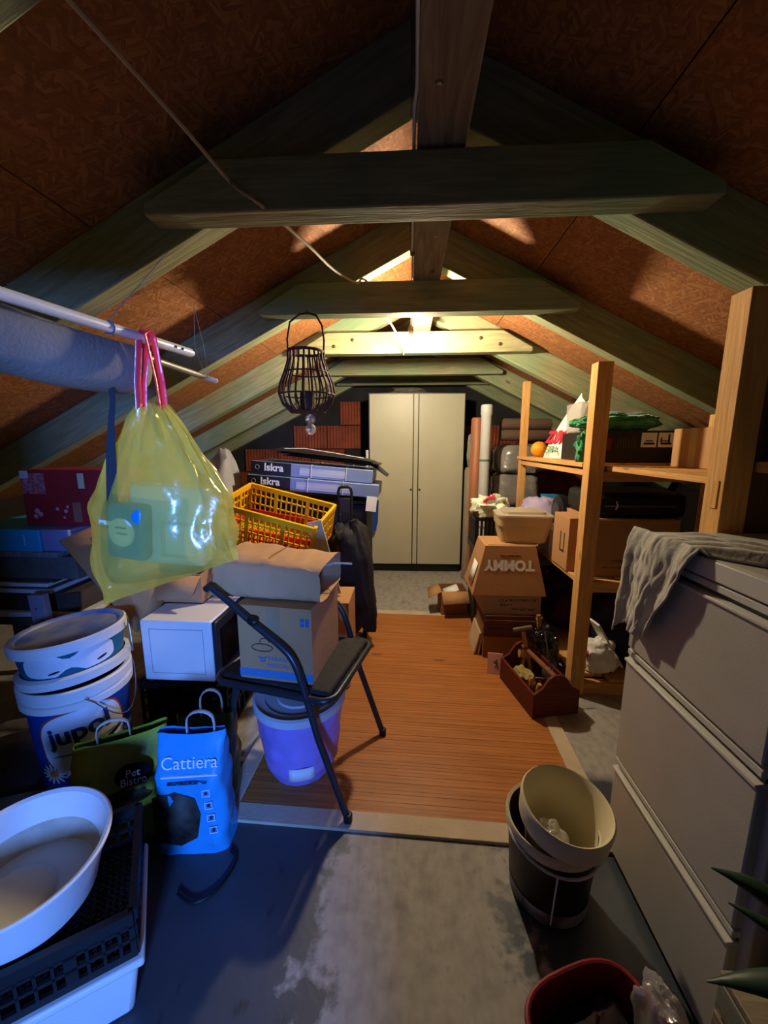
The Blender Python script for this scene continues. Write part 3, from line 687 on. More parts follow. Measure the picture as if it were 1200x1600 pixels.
# ---- cream food container on top
root = thing('cream_container', 'yellowed rectangular plastic container with clear lid on the flared carton', 'container', (.72, 2.47, .697), -4)
YC = M('yellowed_plastic', '#dcc290', .4, var=.1, trans=.15)
def rr(hx, hy, z, r=.04, n=6):
    o = []
    for cx, cy, a0 in ((hx - r, hy - r, 0), (-hx + r, hy - r, 90), (-hx + r, -hy + r, 180), (hx - r, -hy + r, 270)):
        for i in range(n): a = R(a0 + 90 * i / (n - 1)); o.append((cx + r * math.cos(a), cy + r * math.sin(a), z))
    return o
b = MB(); lv = [(.135, .10, 0), (.148, .112, .06), (.153, .116, .10), (.160, .122, .104), (.163, .125, .165), (.158, .12, .165), (.15, .113, .10), (.13, .096, .008)]
vs = []; 
for hx, hy, z in lv: vs += rr(hx, hy, z)
n = 24; fs = [tuple(range(n - 1, -1, -1))]
for i in range(len(lv) - 1): fs += [(i * n + q, i * n + (q + 1) % n, (i + 1) * n + (q + 1) % n, (i + 1) * n + q) for q in range(n)]
fs.append(tuple((len(lv) - 1) * n + q for q in range(n))); b.add(vs, fs); b.build('tub', YC, root)
b = MB(); lv = [(.166, .128, .16), (.166, .128, .172), (.13, .1, .176), (.125, .095, .19), (.02, .02, .192)]; vs = []
for hx, hy, z in lv: vs += rr(hx, hy, z, min(.04, hy * .4))
fs = []
for i in range(len(lv) - 1): fs += [(i * n + q, i * n + (q + 1) % n, (i + 1) * n + (q + 1) % n, (i + 1) * n + q) for q in range(n)]
fs.append(tuple((len(lv) - 1) * n + q for q in range(n))); b.add(vs, fs); b.build('lid', film('frosted_lid', '#efe6d2', .3, .25, .2), root)

# ================================================================== red wooden tool tote
root = thing('tool_tote', 'dark red wooden tool tote with round handle full of tools', 'toolbox', (.72, 1.735, 0), 13)
REDW = timber('red_painted_wood', '#6b2a22', '#511d18', None, amt=.15, rough=.55)
hx = .115; TL = .34
end = [(-hx, 0), (hx, 0), (hx, .125), (.075, .150), (.045, .195), (.02, .212), (-.02, .212), (-.045, .195), (-.075, .150), (-hx, .125)]
for yy in (0, TL - .014): MB().prism(end, yy, yy + .014).build('end_panel', REDW, root, bevel=.001)
for s in (-1, 1): MB().box(s * hx - .006, s * hx + .006, .0, TL, 0, .125).build('side_panel', REDW, root, bevel=.001)
box(-hx, hx, .014, TL - .014, .0, .012).build('bottom', REDW, root)
MB().tube([(0, .0, .19), (0, TL, .19)], .013, 14).build('handle', timber('dowel', '#8a5a3a', '#6b4026'), root)
tx, ty = .72, 1.735; ca, sa = math.cos(R(13)), math.sin(R(13))
def tw(x, y): return (tx + x * ca - y * sa, ty + x * sa + y * ca)
def tool(nm, label, x, y, z, rot, builders, cat='tool'):
    wx, wy = tw(x, y); r = thing(nm, label, cat, (wx, wy, z)); r.rotation_euler = [R(a) for a in rot]
    for pn, b, m in builders: b.build(pn, m, r, bevel=0)
    return r
HAN = timber('tool_handle', '#c69a63', '#a5763f', None)
o = blob(.04, .065, .055, .25, 8, 81, .6).build('sponge', M('yellow_foam', '#a8975a', .95, var=.3, scale=30, bump=.9, bscale=80), None, (*tw(-.055, .20), .0125)); o.rotation_euler = (0, 0, R(13)); tag(o, 'worn yellow foam sponge in the tool tote', 'sponge')
tool('hammer', 'hammer with pale wooden shaft standing in the tool tote', .035, .27, .013, (-5, -12, 0), [('shaft', MB().tube([(0, 0, 0), (0, 0, .30)], .011, 8), HAN), ('head', MB().tube([(-.05, 0, .295), (.05, 0, .295)], .014, 8), RUST)])
tool('chisel', 'wooden handled chisel pointing up beside the sponge', -.06, .10, .013, (14, -10, 0), [('handle', MB().tube([(0, 0, .06), (0, 0, .15), (0, 0, .165)], [.011, .015, .006], 10), HAN), ('blade', MB().box(-.007, .007, -.002, .002, 0, .07), STEEL)])
tool('file_tool', 'rasp with round wooden knob leaning near the tote end', -.075, .055, .013, (6, 4, 0), [('handle', MB().tube([(0, 0, .05), (0, 0, .11), (0, 0, .14)], [.010, .017, .01], 10), HAN), ('blade', MB().box(-.008, .008, -.003, .003, 0, .06), RUST)])
tool('steel_rod', 'long thin steel rod leaning out of the tool tote', .075, .12, .013, (-14, -8, 0), [('rod', MB().tube([(0, 0, 0), (0, 0, .33)], .004, 6), STEEL)])
tool('pliers', 'open steel pliers on top of the tools in the tote', .02, .22, .06, (65, 25, 30), [('jaw', MB().tube([(0, 0, .0), (.012, 0, .07), (.035, 0, .17)], [.006, .009, .006], 8), STEEL), ('jaw', MB().tube([(.02, 0, .0), (.008, 0, .07), (-.03, 0, .17)], [.006, .009, .006], 8), STEEL)])
tool('screwdriver', 'thin screwdriver tilted against the tote side panel', .09, .05, .013, (-24, 22, 0), [('shank', MB().tube([(0, 0, 0), (0, 0, .18)], .003, 6), STEEL), ('handle', MB().tube([(0, 0, .0), (0, 0, .07)], .009, 8), HAN)])
tool('wood_mallet', 'small wooden mallet head up in the far end of the tote', -.03, .28, .013, (-3, 6, 0), [('shaft', MB().tube([(0, 0, 0), (0, 0, .16)], .01, 8), HAN), ('head', MB().tube([(-.03, 0, .155), (.03, 0, .155)], .022, 10), HAN)])
tool('metal_can', 'small shiny metal can standing in the tool tote', .07, .19, .0125, (0, 0, 0), [('can', MB().lathe([(0, 0), (.028, 0), (.028, .11), (.026, .113), (0, .113)], 20), STEEL)], 'can')
tool('wood_batten', 'upright wooden batten beside the toolbox and black bag', .11, .36, .0, (-6, -4, 0), [('batten', MB().box(.04, .06, .06, .075, .0, .31), HAN)], 'batten')

# ================================================================== rolls and pipes right of the wardrobe
root = thing('pvc_pipe', 'pale grey plastic drain pipe standing beside the rolled mats', 'pipe', (.655, 3.42, 0)); 
MB().lathe([(.044, 0), (.044, 1.54), (.049, 1.55), (.049, 1.615), (.044, 1.63), (.040, 1.63), (.040, 1.5), (.040, 0)], 28, cap=False).build('tube', M('grey_pvc', '#c3c5c2', .4, var=.06), root)
for z_ in (.58, 1.16): MB().lathe([(.0445, z_), (.0455, z_ + .004), (.0455, z_ + .014), (.0445, z_ + .018)], 28, cap=False).build('green_tape', M('green_tape', '#557a62', .5), root)
root = thing('brown_roll', 'rolled brown vinyl flooring standing behind the grey pipe', 'roll', (.61, 3.58, 0)); 
MB().lathe([(.052, 0), (.054, 1.52), (.045, 1.535), (.03, 1.53), (.03, 1.45)], 28).build('roll', M('brown_vinyl', '#a86a44', .5, var=.25, scale=5, stretch=(8, 8, .5)), root); MB().tube([(.05, -.02, 0), (.056, -.022, 1.51)], .004, 6).build('loose_edge', M('brown_vinyl_edge', '#6d3f28', .6), root)
root = thing('beige_roll', 'short beige carpet roll standing against the wardrobe side', 'roll', (.595, 3.74, 0), 0); MB().lathe([(.06, 0), (.062, 1.06), (.05, 1.09), (.02, 1.08)], 24).build('roll', M('beige_carpet', '#9a8b78', .95, bump=.5, bscale=80), root); MB().tube([(.06, 0, .01), (.063, 0, 1.05)], .006, 6).build('loose_edge', M('beige_carpet_edge', '#6d6152', .95), root)
o = blob(.04, .06, .15, .3, 5, 91).build('foil_pack', film('silver_film', '#c9ccd0', .2, .4), None, (.60, 3.92, 1.0)); o.location.z = 1.085; o.location.y = 3.76; tag(o, 'crumpled clear film pack on top of the beige carpet roll', 'plastic bag')
WRAP = M('wrapped_film', '#8f8a84', .22, var=.35, scale=10, bump=.9, bscale=16, spec=.7)
for k, (x, z0_, h, rx_) in enumerate(((.98, 0, .74, .18), (.99, .74, .30, .2), (1.02, 1.04, .26, .21))):
    o = blob(rx_, .22, h / 2, .12, 6, 95 + k, .45).build('wrapped_bundle', WRAP, None, (x, 3.78, z0_)); tag(o, ['tall grey bundle wrapped in film standing on the floor behind the shelving', 'middle grey bundle wrapped in film behind the shelving', 'upper grey bundle wrapped in film under the carpet rolls'][k], 'bundle', 'film-wrapped bundles')
for k in range(2):
    root = thing('carpet_roll', ['lower', 'upper'][k] + ' brown rolled carpet lying on the wrapped bundles', 'roll', (.82, 3.62, 1.335 + k * .098)); 
    MB().tube([(0, 0, .05), (.05, 0, .05), (.46, .1, .05)], .05, 18).build('roll', M('brown_carpet', '#6e5546', .95, bump=.5, bscale=90), root); MB().tube([(-.001, 0, .05), (-.003, 0, .05)], .03, 14).build('roll_end', M('dark_carpet', '#4a382d', .95), root)

# ================================================================== chair with its load
root = thing('tubular_chair', 'dark tubular armchair with black seat standing on the mat', 'chair', (-.42, 1.42, 0), -13)
def cl(x, y, z):
    """world -> chair local"""
    a = R(13); dx, dy = x + .42, y - 1.42; return (dx * math.cos(a) - dy * math.sin(a), dx * math.sin(a) + dy * math.cos(a), z)
fn_ = cl(-.19, 1.175, 0); ff = cl(-.09, 1.62, 0)
for s, yl in ((-1, -.215), (1, .215)):
    fx = fn_[0] if s < 0 else ff[0]
    top = [(fx - .005, yl, .0), (fx, yl, .006), (fx - .105, yl, .30), (fx - .16, yl, .50), (fx - .19, yl, .575), (fx - .235, yl, .62), (fx - .34, yl, .69), (fx - .43, yl, .755), (fx - .50, yl, .80)]
    MB().tube(top[:2] + spline(top[2:], 4), .0125, 12).build('arm_leg_tube', TUBE, root)
    MB().lathe([(.016, 0), (.016, .025), (.0125, .028)], 14).build('foot_cap', BLACKP, root, (fx, yl, 0))
    rear = [(fx - .13, yl * .97, .44), (fx - .33, yl * .97, .44), (fx - .40, yl * .97, .43), (fx - .44, yl * .97, .38), (fx - .50, yl * .97, 0.0)]
    MB().tube(spline(rear, 4), .0115, 10).build('rear_leg_tube', TUBE, root)
    MB().ball((fx - .33, yl - .012, .70), .014, 12, 8, (1.6, 1, 1)).build('arm_knob', BLACKP, root)
fx = (fn_[0] + ff[0]) / 2
# seat rim loop
loop = []
for cx_, cy_, a0 in ((fx - .10, .165, 0), (fx - .47, .165, 90), (fx - .47, -.165, 180), (fx - .10, -.165, 270)):
    for i in range(5): a = R(a0 + i * 22.5); loop.append((cx_ + .05 * math.cos(a), cy_ + .05 * math.sin(a), .44))
MB().tube(loop, .0125, 10, True).build('seat_rim', TUBE, root)
b = MB().box(fx - .50, fx - .065, -.195, .195, .432, .462); b.build('seat', M('black_seat', '#24221f', .75, var=.35, scale=9, bump=.4), root, bevel=.012)
MB().tube([(fx - .52, -.215, .79), (fx - .535, -.1, .80), (fx - .535, .1, .80), (fx - .52, .215, .79)], .0125, 10).build('back_bar', TUBE, root)
CHT = .462
root = thing('printed_carton', 'brown carton with blue print and tape on the tubular chair', 'box', (-.595, 1.255, CHT), -7)
box(0, .275, 0, .30, 0, .275).build('body', CARD, root, bevel=.003)
box(-.0006, .2756, -.0008, 0, .01, .04).build('blue_band', M('blue_band_print', '#3f7db0', .7), root); box(.11, .16, -.001, 0, .17, .275).build('tape', M('brown_tape', '#a98e68', .25), root)
text('PARAGINO', .022, BLUEP, root, (.165, -.001, .085)); text('MEDICAL CARD', .019, BLUEP, root, (.175, -.001, .06))
b = MB().tube([(.09 + .04 * math.cos(a), -.001, .125 + .014 * math.sin(a)) for a in [i * PI / 8 for i in range(16)]], .0018, 5, True); b.tube([(.10 + .018 * math.cos(a), -.001, .145 + .016 * math.sin(a)) for a in [i * PI / 6 for i in range(7)]], .0018, 5); b.build('cloud_mark', M('dark_brown_ink', '#4a3526', .7), root)
MB().tube([(.075, -.001, .09), (.09, -.001, .084), (.105, -.001, .09)], .0028, 5).tube([(.08, -.001, .078), (.09, -.001, .073), (.10, -.001, .078)], .0025, 5).build('smile_mark', BLUEP, root)
MB().box(.235, .25, -.001, 0, .215, .228).box(.235, .25, -.001, 0, .232, .245).box(.254, .266, -.001, 0, .215, .245).build('blue_symbol', BLUEP, root)
box(-.004, .279, -.004, .304, .0, .0).build('edge', CARD, root) if False else None
box(.0, .275, .0, .146, .275, .279).build('top_flap', CARD, root); box(.0, .275, .15, .30, .275, .279).build('top_flap', CARD, root)
# kraft bag lying on the carton
root = thing('kraft_bag', 'brown paper carrier bag lying on the printed carton', 'paper bag', (-.475, 1.41, CHT + .281), -5)
def pb(u, v):
    """rounded flattened bag: ring u around the section (y,z), v along x"""
    a = u * 2 * PI; x = -.21 + .40 * v
    s = .68 + .32 * math.sin(min(1, v * 1.1) * PI) ** .3
    e = .35; cy = math.copysign(abs(math.cos(a)) ** e, math.cos(a)); cz = math.copysign(abs(math.sin(a)) ** e, math.sin(a))
    hh = .078 * (1 - .2 * v); y = cy * .135 * (1 - .04 * cz); z = hh + cz * hh
    k = .006 * nz(x, y, z, 16, 3) + .004 * nz(x, y, z, 40, 9)
    return (x + k + (.012 * cz if v < .05 else 0), y + k, max(0, z + k * (1 if z > .02 else 0)))
b = MB().grid(pb, 40, 30, True); b.add([b.v[i] for i in range(40)], [tuple(range(39, -1, -1))]); b.build('bag', KRAFT, root, smooth=28)
MB().tube([(-.02, -.136, .13), (-.018, -.05, .146), (-.015, .13, .14)], .0015, 5).build('fold_crease', CARDD, root)
MB().tube([(.18, -.03, .11), (.215, -.05, .125), (.25, -.06, .13), (.285, -.055, .128)], .0035, 6).build('twisted_handle', WHITEP, root)
MB().tube([(.10, -.03, .0), (.15, -.05, .006), (.2, -.03, .004), (.18, .0, .006), (.13, -.01, .004)], .0016, 5).build('twine', M('twine', '#4d3d2d', .9), root)
# lidded pail wrapped in violet film below the chair
root = thing('violet_pail', 'lidded pail in a violet plastic bag under the tubular chair', 'pail', (-.425, 1.40, .009))
VIO = M('violet_plastic', '#a48be0', .35, var=.12, scale=5, bump=.5, bscale=9)
def vp(u, v):
    a = u * 2 * PI; r = .142 + .03 * v - .03 * max(0, .2 - v) * 3; k = 1 + .05 * nz(math.cos(a) * 2, math.sin(a) * 2, v * 3, 2, 4) + .02 * nz(math.cos(a) * 2, math.sin(a) * 2, v * 3, 7, 4)
    return (r * k * math.cos(a), r * k * math.sin(a), .29 * v)
b = MB().grid(vp, 56, 22, True); b.f.append(tuple(range(55, -1, -1))); b.build('bag_wrap', VIO, root)
MB().lathe([(.172, .285), (.18, .285), (.181, .312), (.172, .318), (.160, .309), (.135, .309), (.130, .303), (.09, .303), (.085, .309), (.0, .309)], 48).build('lid', M('grey_lid', '#c2c4cc', .5, var=.12), root)
a0 = R(-75); pl = [((.157 + .0) * math.cos(a0 + t_), (.157) * math.sin(a0 + t_), z_) for z_ in (.05, .10) for t_ in [i * .1 - .3 for i in range(7)]]
MB().add(pl, [(i, i + 1, 8 + i, 7 + i) for i in range(6)]).build('paper_label', PAPER, root, solid=.003)
MB().tube([(-.02, .02, .311), (.01, .0, .318), (.03, .04, .312)], .002, 5).build('wire_tie', BLACKM, root)
# ================================================================== microwave on crate
def crate(name, label, cat, loc, sx, sy, h, mat, rz=0, rx=0, ry=0, nx=12, ny=8, group=None, bar=.006):
    r = thing(name, label, cat, loc, rz, group, rx, ry); t = .008
    def wall(nm, flip, off, ln, n):
        b = MB()
        def bx(a0, a1, z0, z1, th=t):
            if flip: b.box(off - th / 2, off + th / 2, a0, a1, z0, z1)
            else: b.box(a0, a1, off - th / 2, off + th / 2, z0, z1)
        bx(-ln / 2, ln / 2, h - .028, h, .016); bx(-ln / 2, ln / 2, 0, .018); 
        for i in range(n + 1): q = -ln / 2 + ln * i / n; wd = .022 if i in (0, n, n // 3, n - n // 3) else bar; bx(max(-ln / 2, q - wd / 2), min(ln / 2, q + wd / 2), .018, h - .028)
        for zz in (.40, .68): bx(-ln / 2, ln / 2, h * zz - .004, h * zz + .004)
        b.build(nm, mat, r)
    wall('side_lattice', False, -sy / 2, sx, nx); wall('side_lattice', False, sy / 2, sx, nx); wall('end_lattice', True, -sx / 2, sy, ny); wall('end_lattice', True, sx / 2, sy, ny)
    b = MB()
    for i in range(nx * 2): q = -sx / 2 + sx * (i + .5) / (nx * 2); b.box(q - .003, q + .003, -sy / 2, sy / 2, 0, .006)
    for i in range(ny * 2): q = -sy / 2 + sy * (i + .5) / (ny * 2); b.box(-sx / 2, sx / 2, q - .003, q + .003, 0, .006)
    b.build('floor_grid', mat, r); return r
crate('black_crate', 'black lattice crate under the white microwave', 'crate', (-1.01, 1.78, 0), .40, .46, .236, BLACKP)
o = box(-.18, .18, -.21, .21, .01, .22).build('dark_bag', M('black_cloth', '#121215', .9), None, (-1.01, 1.78, 0), bevel=.03); tag(o, 'black cloth bundle filling the lattice crate', 'bundle')
root = thing('microwave', 'white microwave oven with dark door on a black crate', 'microwave', (-1.18, 1.55, .236))
box(0, .325, 0, .45, .012, .30).build('casing', WHITEM, root, bevel=.006)
MB().tube([(.04, -.001, .05), (.285, -.001, .05), (.285, -.001, .26), (.04, -.001, .26)], .0015, 5, True).build('panel_crease', M('seam_grey', '#8f939c', .5), root)
d = box(.325, .345, .005, .33, .02, .295).build('door', M('microwave_door', '#2a2d33', .25), root, bevel=.004); box(.345, .348, .04, .29, .06, .25).build('door_window', M('dark_glass', '#0b0c10', .08, spec=.8), d); MB().tube([(.36, .31, .06), (.36, .31, .25)], .007, 8).build('door_handle', WHITEM, d)
box(.325, .342, .335, .445, .02, .295).build('control_panel', M('panel_grey', '#8e9299', .35), root, bevel=.003)
for (x, y) in ((.04, .04), (.28, .04), (.04, .41), (.28, .41)): MB().lathe([(.012, 0), (.014, .013)], 12).build('foot', BLACKP, root, (x, y, 0))
root = thing('navy_carton', 'small dark navy box standing on the microwave', 'box', (-.945, 1.88, .536), 0); box(0, .075, 0, .1, 0, .17).build('body', M('navy_card', '#1b2340', .5), root, bevel=.002); box(0, .075, -.001, 0, .13, .14).build('stripe', M('navy_stripe', '#39466e', .5), root)

# ================================================================== big open carton
root = thing('open_carton', 'open brown carton with long flaps spread out on the microwave', 'box', (-1.19, 1.74, .537), 0)
b = MB(); cw, cd, ch = .20, .34, .15
for a in ((0, cw, 0, .005), (0, cw, cd - .005, cd), (cw - .005, cw, .005, cd - .005)): b.box(*a, 0, ch)
b.box(0, cw, 0, cd, 0, .005); b.build('body', CARD, root)
def flap(pts, m=CARD): MB().add([(x + 1.19, y - 1.74, z - .537) for x, y, z in pts], [(0, 1, 2, 3)]).build('flap', m, root, solid=.006)
flap([(-1.205, 1.56, .47), (-1.195, 1.74, .54), (-1.37, 1.72, .965), (-1.505, 1.555, .892)], CARDD)  # darker cardboard paints the shade on this flap
flap([(-1.19, 1.60, .46), (-1.185, 1.74, .55), (-1.22, 1.76, .93), (-1.405, 1.60, .895)])
flap([(-1.19, 1.74, .68), (-.99, 1.74, .68), (-1.00, 1.66, .60), (-1.17, 1.65, .585)])
flap([(-1.19, 2.08, .68), (-.99, 2.08, .68), (-.97, 2.14, .78), (-1.2, 2.14, .80)])
if 0: flap([(-.99, 1.74, .685), (-.99, 2.08, .685), (-.93, 2.06, .755), (-.94, 1.77, .745)])

# ================================================================== bench with stacked boards and boxes
root = thing('wooden_bench', 'rough low wooden bench stacked with boards under the eaves', 'bench', (-2.25, 1.58, 0))
part_box('top', -2.25, -1.42, 1.58, 2.0, .48, .52, OLD, root)
for xx in (-2.22, -1.84, -1.47): part_box('leg', xx, xx + .045, 1.60, 1.645, 0, .48, OLD, root)
for xx in (-2.22, -1.47): part_box('leg', xx, xx + .045, 1.93, 1.975, 0, .48, OLD, root)
zz = .521
def slab(nm, label, x0, x1, y0, y1, h, mat, rz=0):
    global zz
    o = box(0, x1 - x0, 0, y1 - y0, 0, h).build(nm, mat, None, (x0, y0, zz), (0, 0, R(rz)), bevel=.002); zz += h + .0005
    return tag(o, label, 'board', 'boards stacked on the bench')
MEL = M('white_melamine', '#d6dae2', .35, var=.05); DKB = M('dark_chipboard', '#43372f', .85, var=.3, scale=20)
slab('laminate_board', 'lowest white-edged laminate board on the bench, slightly askew', -2.2, -1.45, 1.54, 1.92, .022, MEL, 5)
slab('dark_board', 'dark chipboard sheet between the white-edged boards', -2.2, -1.5, 1.60, 1.95, .09, DKB)
slab('laminate_board', 'white-edged laminate board above the dark sheet', -2.15, -1.61, 1.585, 1.95, .018, MEL)
slab('dark_board', 'thin dark sheet sandwiched under the upper laminate board', -2.15, -1.62, 1.6, 1.95, .012, DKB)
slab('laminate_board', 'upper white-edged laminate board of the stack', -2.15, -1.62, 1.585, 1.95, .016, MEL)
slab('dark_board', 'narrow dark board just above the laminate boards', -2.15, -1.6, 1.6, 1.95, .018, DKB)
slab('grey_beam', 'thick grey weathered beam on top of the board stack', -2.2, -1.48, 1.6, 1.95, .105, M('grey_weathered', '#5d5957', .9, var=.35, scale=8, bump=.4))
slab('insulation_sheet', 'grey insulation sheet with frayed edge under the turquoise box', -2.2, -1.55, 1.585, 1.95, .022, M('grey_felt', '#7d7f88', .95, var=.4, scale=40, bump=.8))
root = thing('turquoise_box', 'flat turquoise box with lilac end on the board stack', 'box', (-2.05, 1.59, zz), 0)
box(0, .42, 0, .36, 0, .10).build('carton', M('turquoise_print', '#1f8fb8', .5, var=.12), root, bevel=.003); box(.42, .55, .01, .35, 0, .1).build('wrapped_end', M('lilac_wrap', '#777aa5', .5, bump=.4), root, bevel=.006)
for i in range(5): box(.345, .352, -.001, 0, .03 + i * .01, .036 + i * .01).build('fine_print', M('pale_print', '#9cc7da', .5), root)
zt = zz + .1005
root = thing('red_box', 'dark red patterned box on top of the turquoise box', 'box', (-1.77, 1.68, zt), 0)
REDB = M('dark_red_print', '#8e1f26', .5, var=.25, scale=5)
box(0, .40, 0, .25, 0, .26).build('carton', REDB, root, bevel=.003)
box(.005, .115, -.0012, 0, .15, .245).build('pattern_panel', M('ornament_print', '#b07a80', .6, alt='#7e2b38', scale=60), root)
box(.0, .04, -.0024, -.0012, .22, .255).build('blue_sticker', M('pale_blue_sticker', '#b9c8dd', .5), root); box(.275, .305, -.0012, 0, .175, .245).build('beige_sticker', M('beige_sticker', '#c3b08e', .6), root); box(.235, .275, -.0012, 0, .02, .11).build('brown_tape_patch', M('brown_patch', '#8a5a48', .5), root)
for i, (a, c) in enumerate(((.06, .07), (.075, .055), (.05, .045), (.2, .07), (.16, .08), (.21, .09), (.19, .04))): MB().lathe([(.0, -.0012), (.012 - .001 * i, -.0012), (.012 - .001 * i, 0)], 10).build('flower_mark', M('pink_print', '#c08890', .6), root, (a, 0, c), (R(-90), 0, 0))
root = thing('white_stud', 'whitewashed stud standing by the bench', 'post', (-1.60, 1.50, 0)); 
b = box(0, .07, 0, .03, 0, .66); b.build('stud', M('whitewashed_wood', '#8f8ea0', .8, var=.2), root, rot=(0, R(-3), 0), bevel=.002); MB().lathe([(.004, 0), (.004, .003)], 8).build('nail_head', STEEL, root, (0.0, 0, .6), (R(90), 0, 0))

# ================================================================== paint buckets
root = thing('paint_bucket', 'large blue and white jupol paint bucket with daisies', 'bucket', (-1.295, 1.335, 0), 0)
JB = M('blue_label', '#1d3f92', .4, var=.15)
MB().lathe([(0, 0), (.143, 0), (.147, .006), (.168, .42), (.162, .42), (.142, .012), (0, .012)], 56, cap=False).build('shell', JB, root)
MB().lathe([(.167, .355), (.180, .357), (.181, .382), (.171, .385), (.172, .395), (.1815, .398), (.182, .43), (.176, .435), (.163, .432)], 56, cap=False).build('white_collar', WHITEP, root)
def patch(r0, slope, a, z, hw, hh, n, mat, nm, par, off=.0012, tilt=0, sq=1.0):
    """flat print shape on the cone: superellipse of half sizes hw (metres along), hh"""
    ps = []
    for i in range(n):
        t_ = 2 * PI * i / n; x = hw * math.copysign(abs(math.cos(t_)) ** sq, math.cos(t_)); y = hh * math.copysign(abs(math.sin(t_)) ** sq, math.sin(t_))
        x, y = x * math.cos(tilt) - y * math.sin(tilt), x * math.sin(tilt) + y * math.cos(tilt)
        ps.append((x, y))
    b = MB(); rings = 6; vs = []
    for k in range(rings + 1):
        for x, y in ps: xx = x * k / rings; yy = y * k / rings; rr_ = r0 + slope * (z + yy) + off; vs.append((rr_ * math.cos(a + xx / rr_), rr_ * math.sin(a + xx / rr_), z + yy))
    fs = [(k * n + i, k * n + (i + 1) % n, (k + 1) * n + (i + 1) % n, (k + 1) * n + i) for k in range(rings) for i in range(n)]
    b.add(vs, fs); return b.build(nm, mat, par)
ac = math.atan2(-1.335, 1.295)           # towards the camera
sl_ = .021 / .42
patch(.147, sl_, ac - .03, .225, .142, .130, 40, M('orange_line', '#b9552c', .5), 'label_edge', root, .0010, .12, .7)
patch(.147, sl_, ac - .03, .225, .136, .124, 40, M('label_white', '#e6e8ee', .45), 'label_field', root, .0018, .12, .7)
text('jupol', .10, M('label_navy', '#16306f', .45), root, (0, 0, 0), cyl=(.147, sl_, ac - .10, .262, .12), bold=.003)
text('Classic', .045, WHITEINK, root, (0, 0, 0), cyl=(.147, sl_, ac + .85, .17, .12))
patch(.147, sl_, ac + .38, .185, .07, .009, 12, M('brush_black', '#15181f', .5), 'brush_print', root, .003, .35)
patch(.147, sl_, ac - .1, .178, .1, .003, 12, M('brush_black', '#15181f', .5), 'brush_stroke_print', root, .003, .06)
for da, dz in ((-.3, .115), (.42, .125), (-.75, .10)):
    f_ = patch(.147, sl_, ac + da, dz, .016, .014, 14, M('daisy_yellow', '#d9a02c', .6), 'daisy_print', root, .0042)
    for q in range(14):
        t_ = q * 2 * PI / 14; patch(.147, sl_, ac + da + .031 * math.cos(t_) / .15, dz + .027 * math.sin(t_), .018, .0048, 8, M('label_white', '#e6e8ee', .45), 'petal_print', f_, .0032, t_)
MB().tube([(.187 * math.cos(ac + .2 + t_), .187 * math.sin(ac + .2 + t_), .395 - .16 * math.sin(max(0, min(1, (t_ + .1) / 1.5)) * PI) * .9) for t_ in [i * .15 for i in range(-1, 11)]], .0022, 6).build('wire_handle', STEEL, root)
# second bucket, tipped, with blue lid
root = thing('lidded_bucket', 'second paint bucket with blue dirty lid, tilted on the jupol bucket', 'bucket', (-1.30, 1.345, .435), 20, None, -2, -4)
MB().lathe([(0, 0), (.150, 0), (.156, .004), (.172, .135), (0, .135)], 56, cap=False).build('shell', M('teal_label', '#16607a', .4, var=.2), root)
MB().lathe([(.157, .0), (.181, .004), (.183, .035), (.165, .04)], 56, cap=False).build('stacking_collar', WHITEP, root)
MB().lathe([(.170, .125), (.186, .126), (.187, .160), (.180, .166)], 56, cap=False).build('lid_skirt', WHITEP, root)
MB().lathe([(.180, .166), (.165, .163), (.160, .155), (0, .155)], 56, cap=False).build('lid', M('blue_dirty_lid', '#2b58b0', .5, alt='#8f94a0', scale=7), root)
acl = ac - R(20)
patch(.156, .016 / .135, acl - .1, .085, .15, .042, 30, M('label_white', '#e6e8ee', .45), 'label_field', root, .0012, 0, .5)
patch(.156, .016 / .135, acl + .5, .065, .02, .005, 10, M('brush_black', '#15181f', .5), 'brush_print', root, .002, .2); patch(.156, .016 / .135, acl - .4, .06, .02, .004, 10, M('brush_black', '#15181f', .5), 'stroke_print', root, .002, .2)
MB().tube([(.19 * math.cos(acl + 1.1 + i * .05), .19 * math.sin(acl + 1.1 + i * .05), .15 - .14 * math.sin(i / 8 * PI)) for i in range(9)], .002, 6).build('wire_handle', STEEL, root)

# ================================================================== pet food bags
def handle(par, x, w_, z, h, mat=WHITEP, y=0):
    pts = [(x - w_ / 2, y, z - .03), (x - w_ / 2, y, z + h * .4)] + [(x - w_ / 2 * math.cos(i * PI / 8), y, z + h * .5 + h * .5 * math.sin(i * PI / 8)) for i in range(1, 8)] + [(x + w_ / 2, y, z + h * .4), (x + w_ / 2, y, z - .03)]
    MB().tube(pts, .009, 8, flat=.28).build('handle', mat, par)
def food_bag(name, label, loc, rz, wd, dp, h, mat, seed, lean=0, rx=0):
    r = thing(name, label, 'bag', loc, rz, 'pet food bags', rx, lean)
    def fn(u, v):
        a = u * 2 * PI; e = .35; cx_ = math.copysign(abs(math.cos(a)) ** e, math.cos(a)); cy_ = math.copysign(abs(math.sin(a)) ** e, math.sin(a))
        k = 1 - .75 * max(0, v - .55) / .45; x = cx_ * wd / 2 * (1 - .05 * v); y = cy_ * dp / 2 * k
        q = .010 * nz(x * 1.3, y, v * h, 12, seed) + .006 * nz(x, y, v * h, 30, seed)
        return (x + q, y + q, v * h + (.012 * nz(x, 0, 0, 14, seed) if v > .9 else 0))
    b = MB().grid(fn, 44, 26, True); b.f.append(tuple(range(43, -1, -1))); b.build('sack', mat, r); return r
OLI = M('olive_foil', '#a3ad36', .35, var=.35, scale=6, bump=.5, bscale=12)
CYA = M('cyan_foil', '#2d9bd8', .35, var=.1, bump=.4, bscale=12)
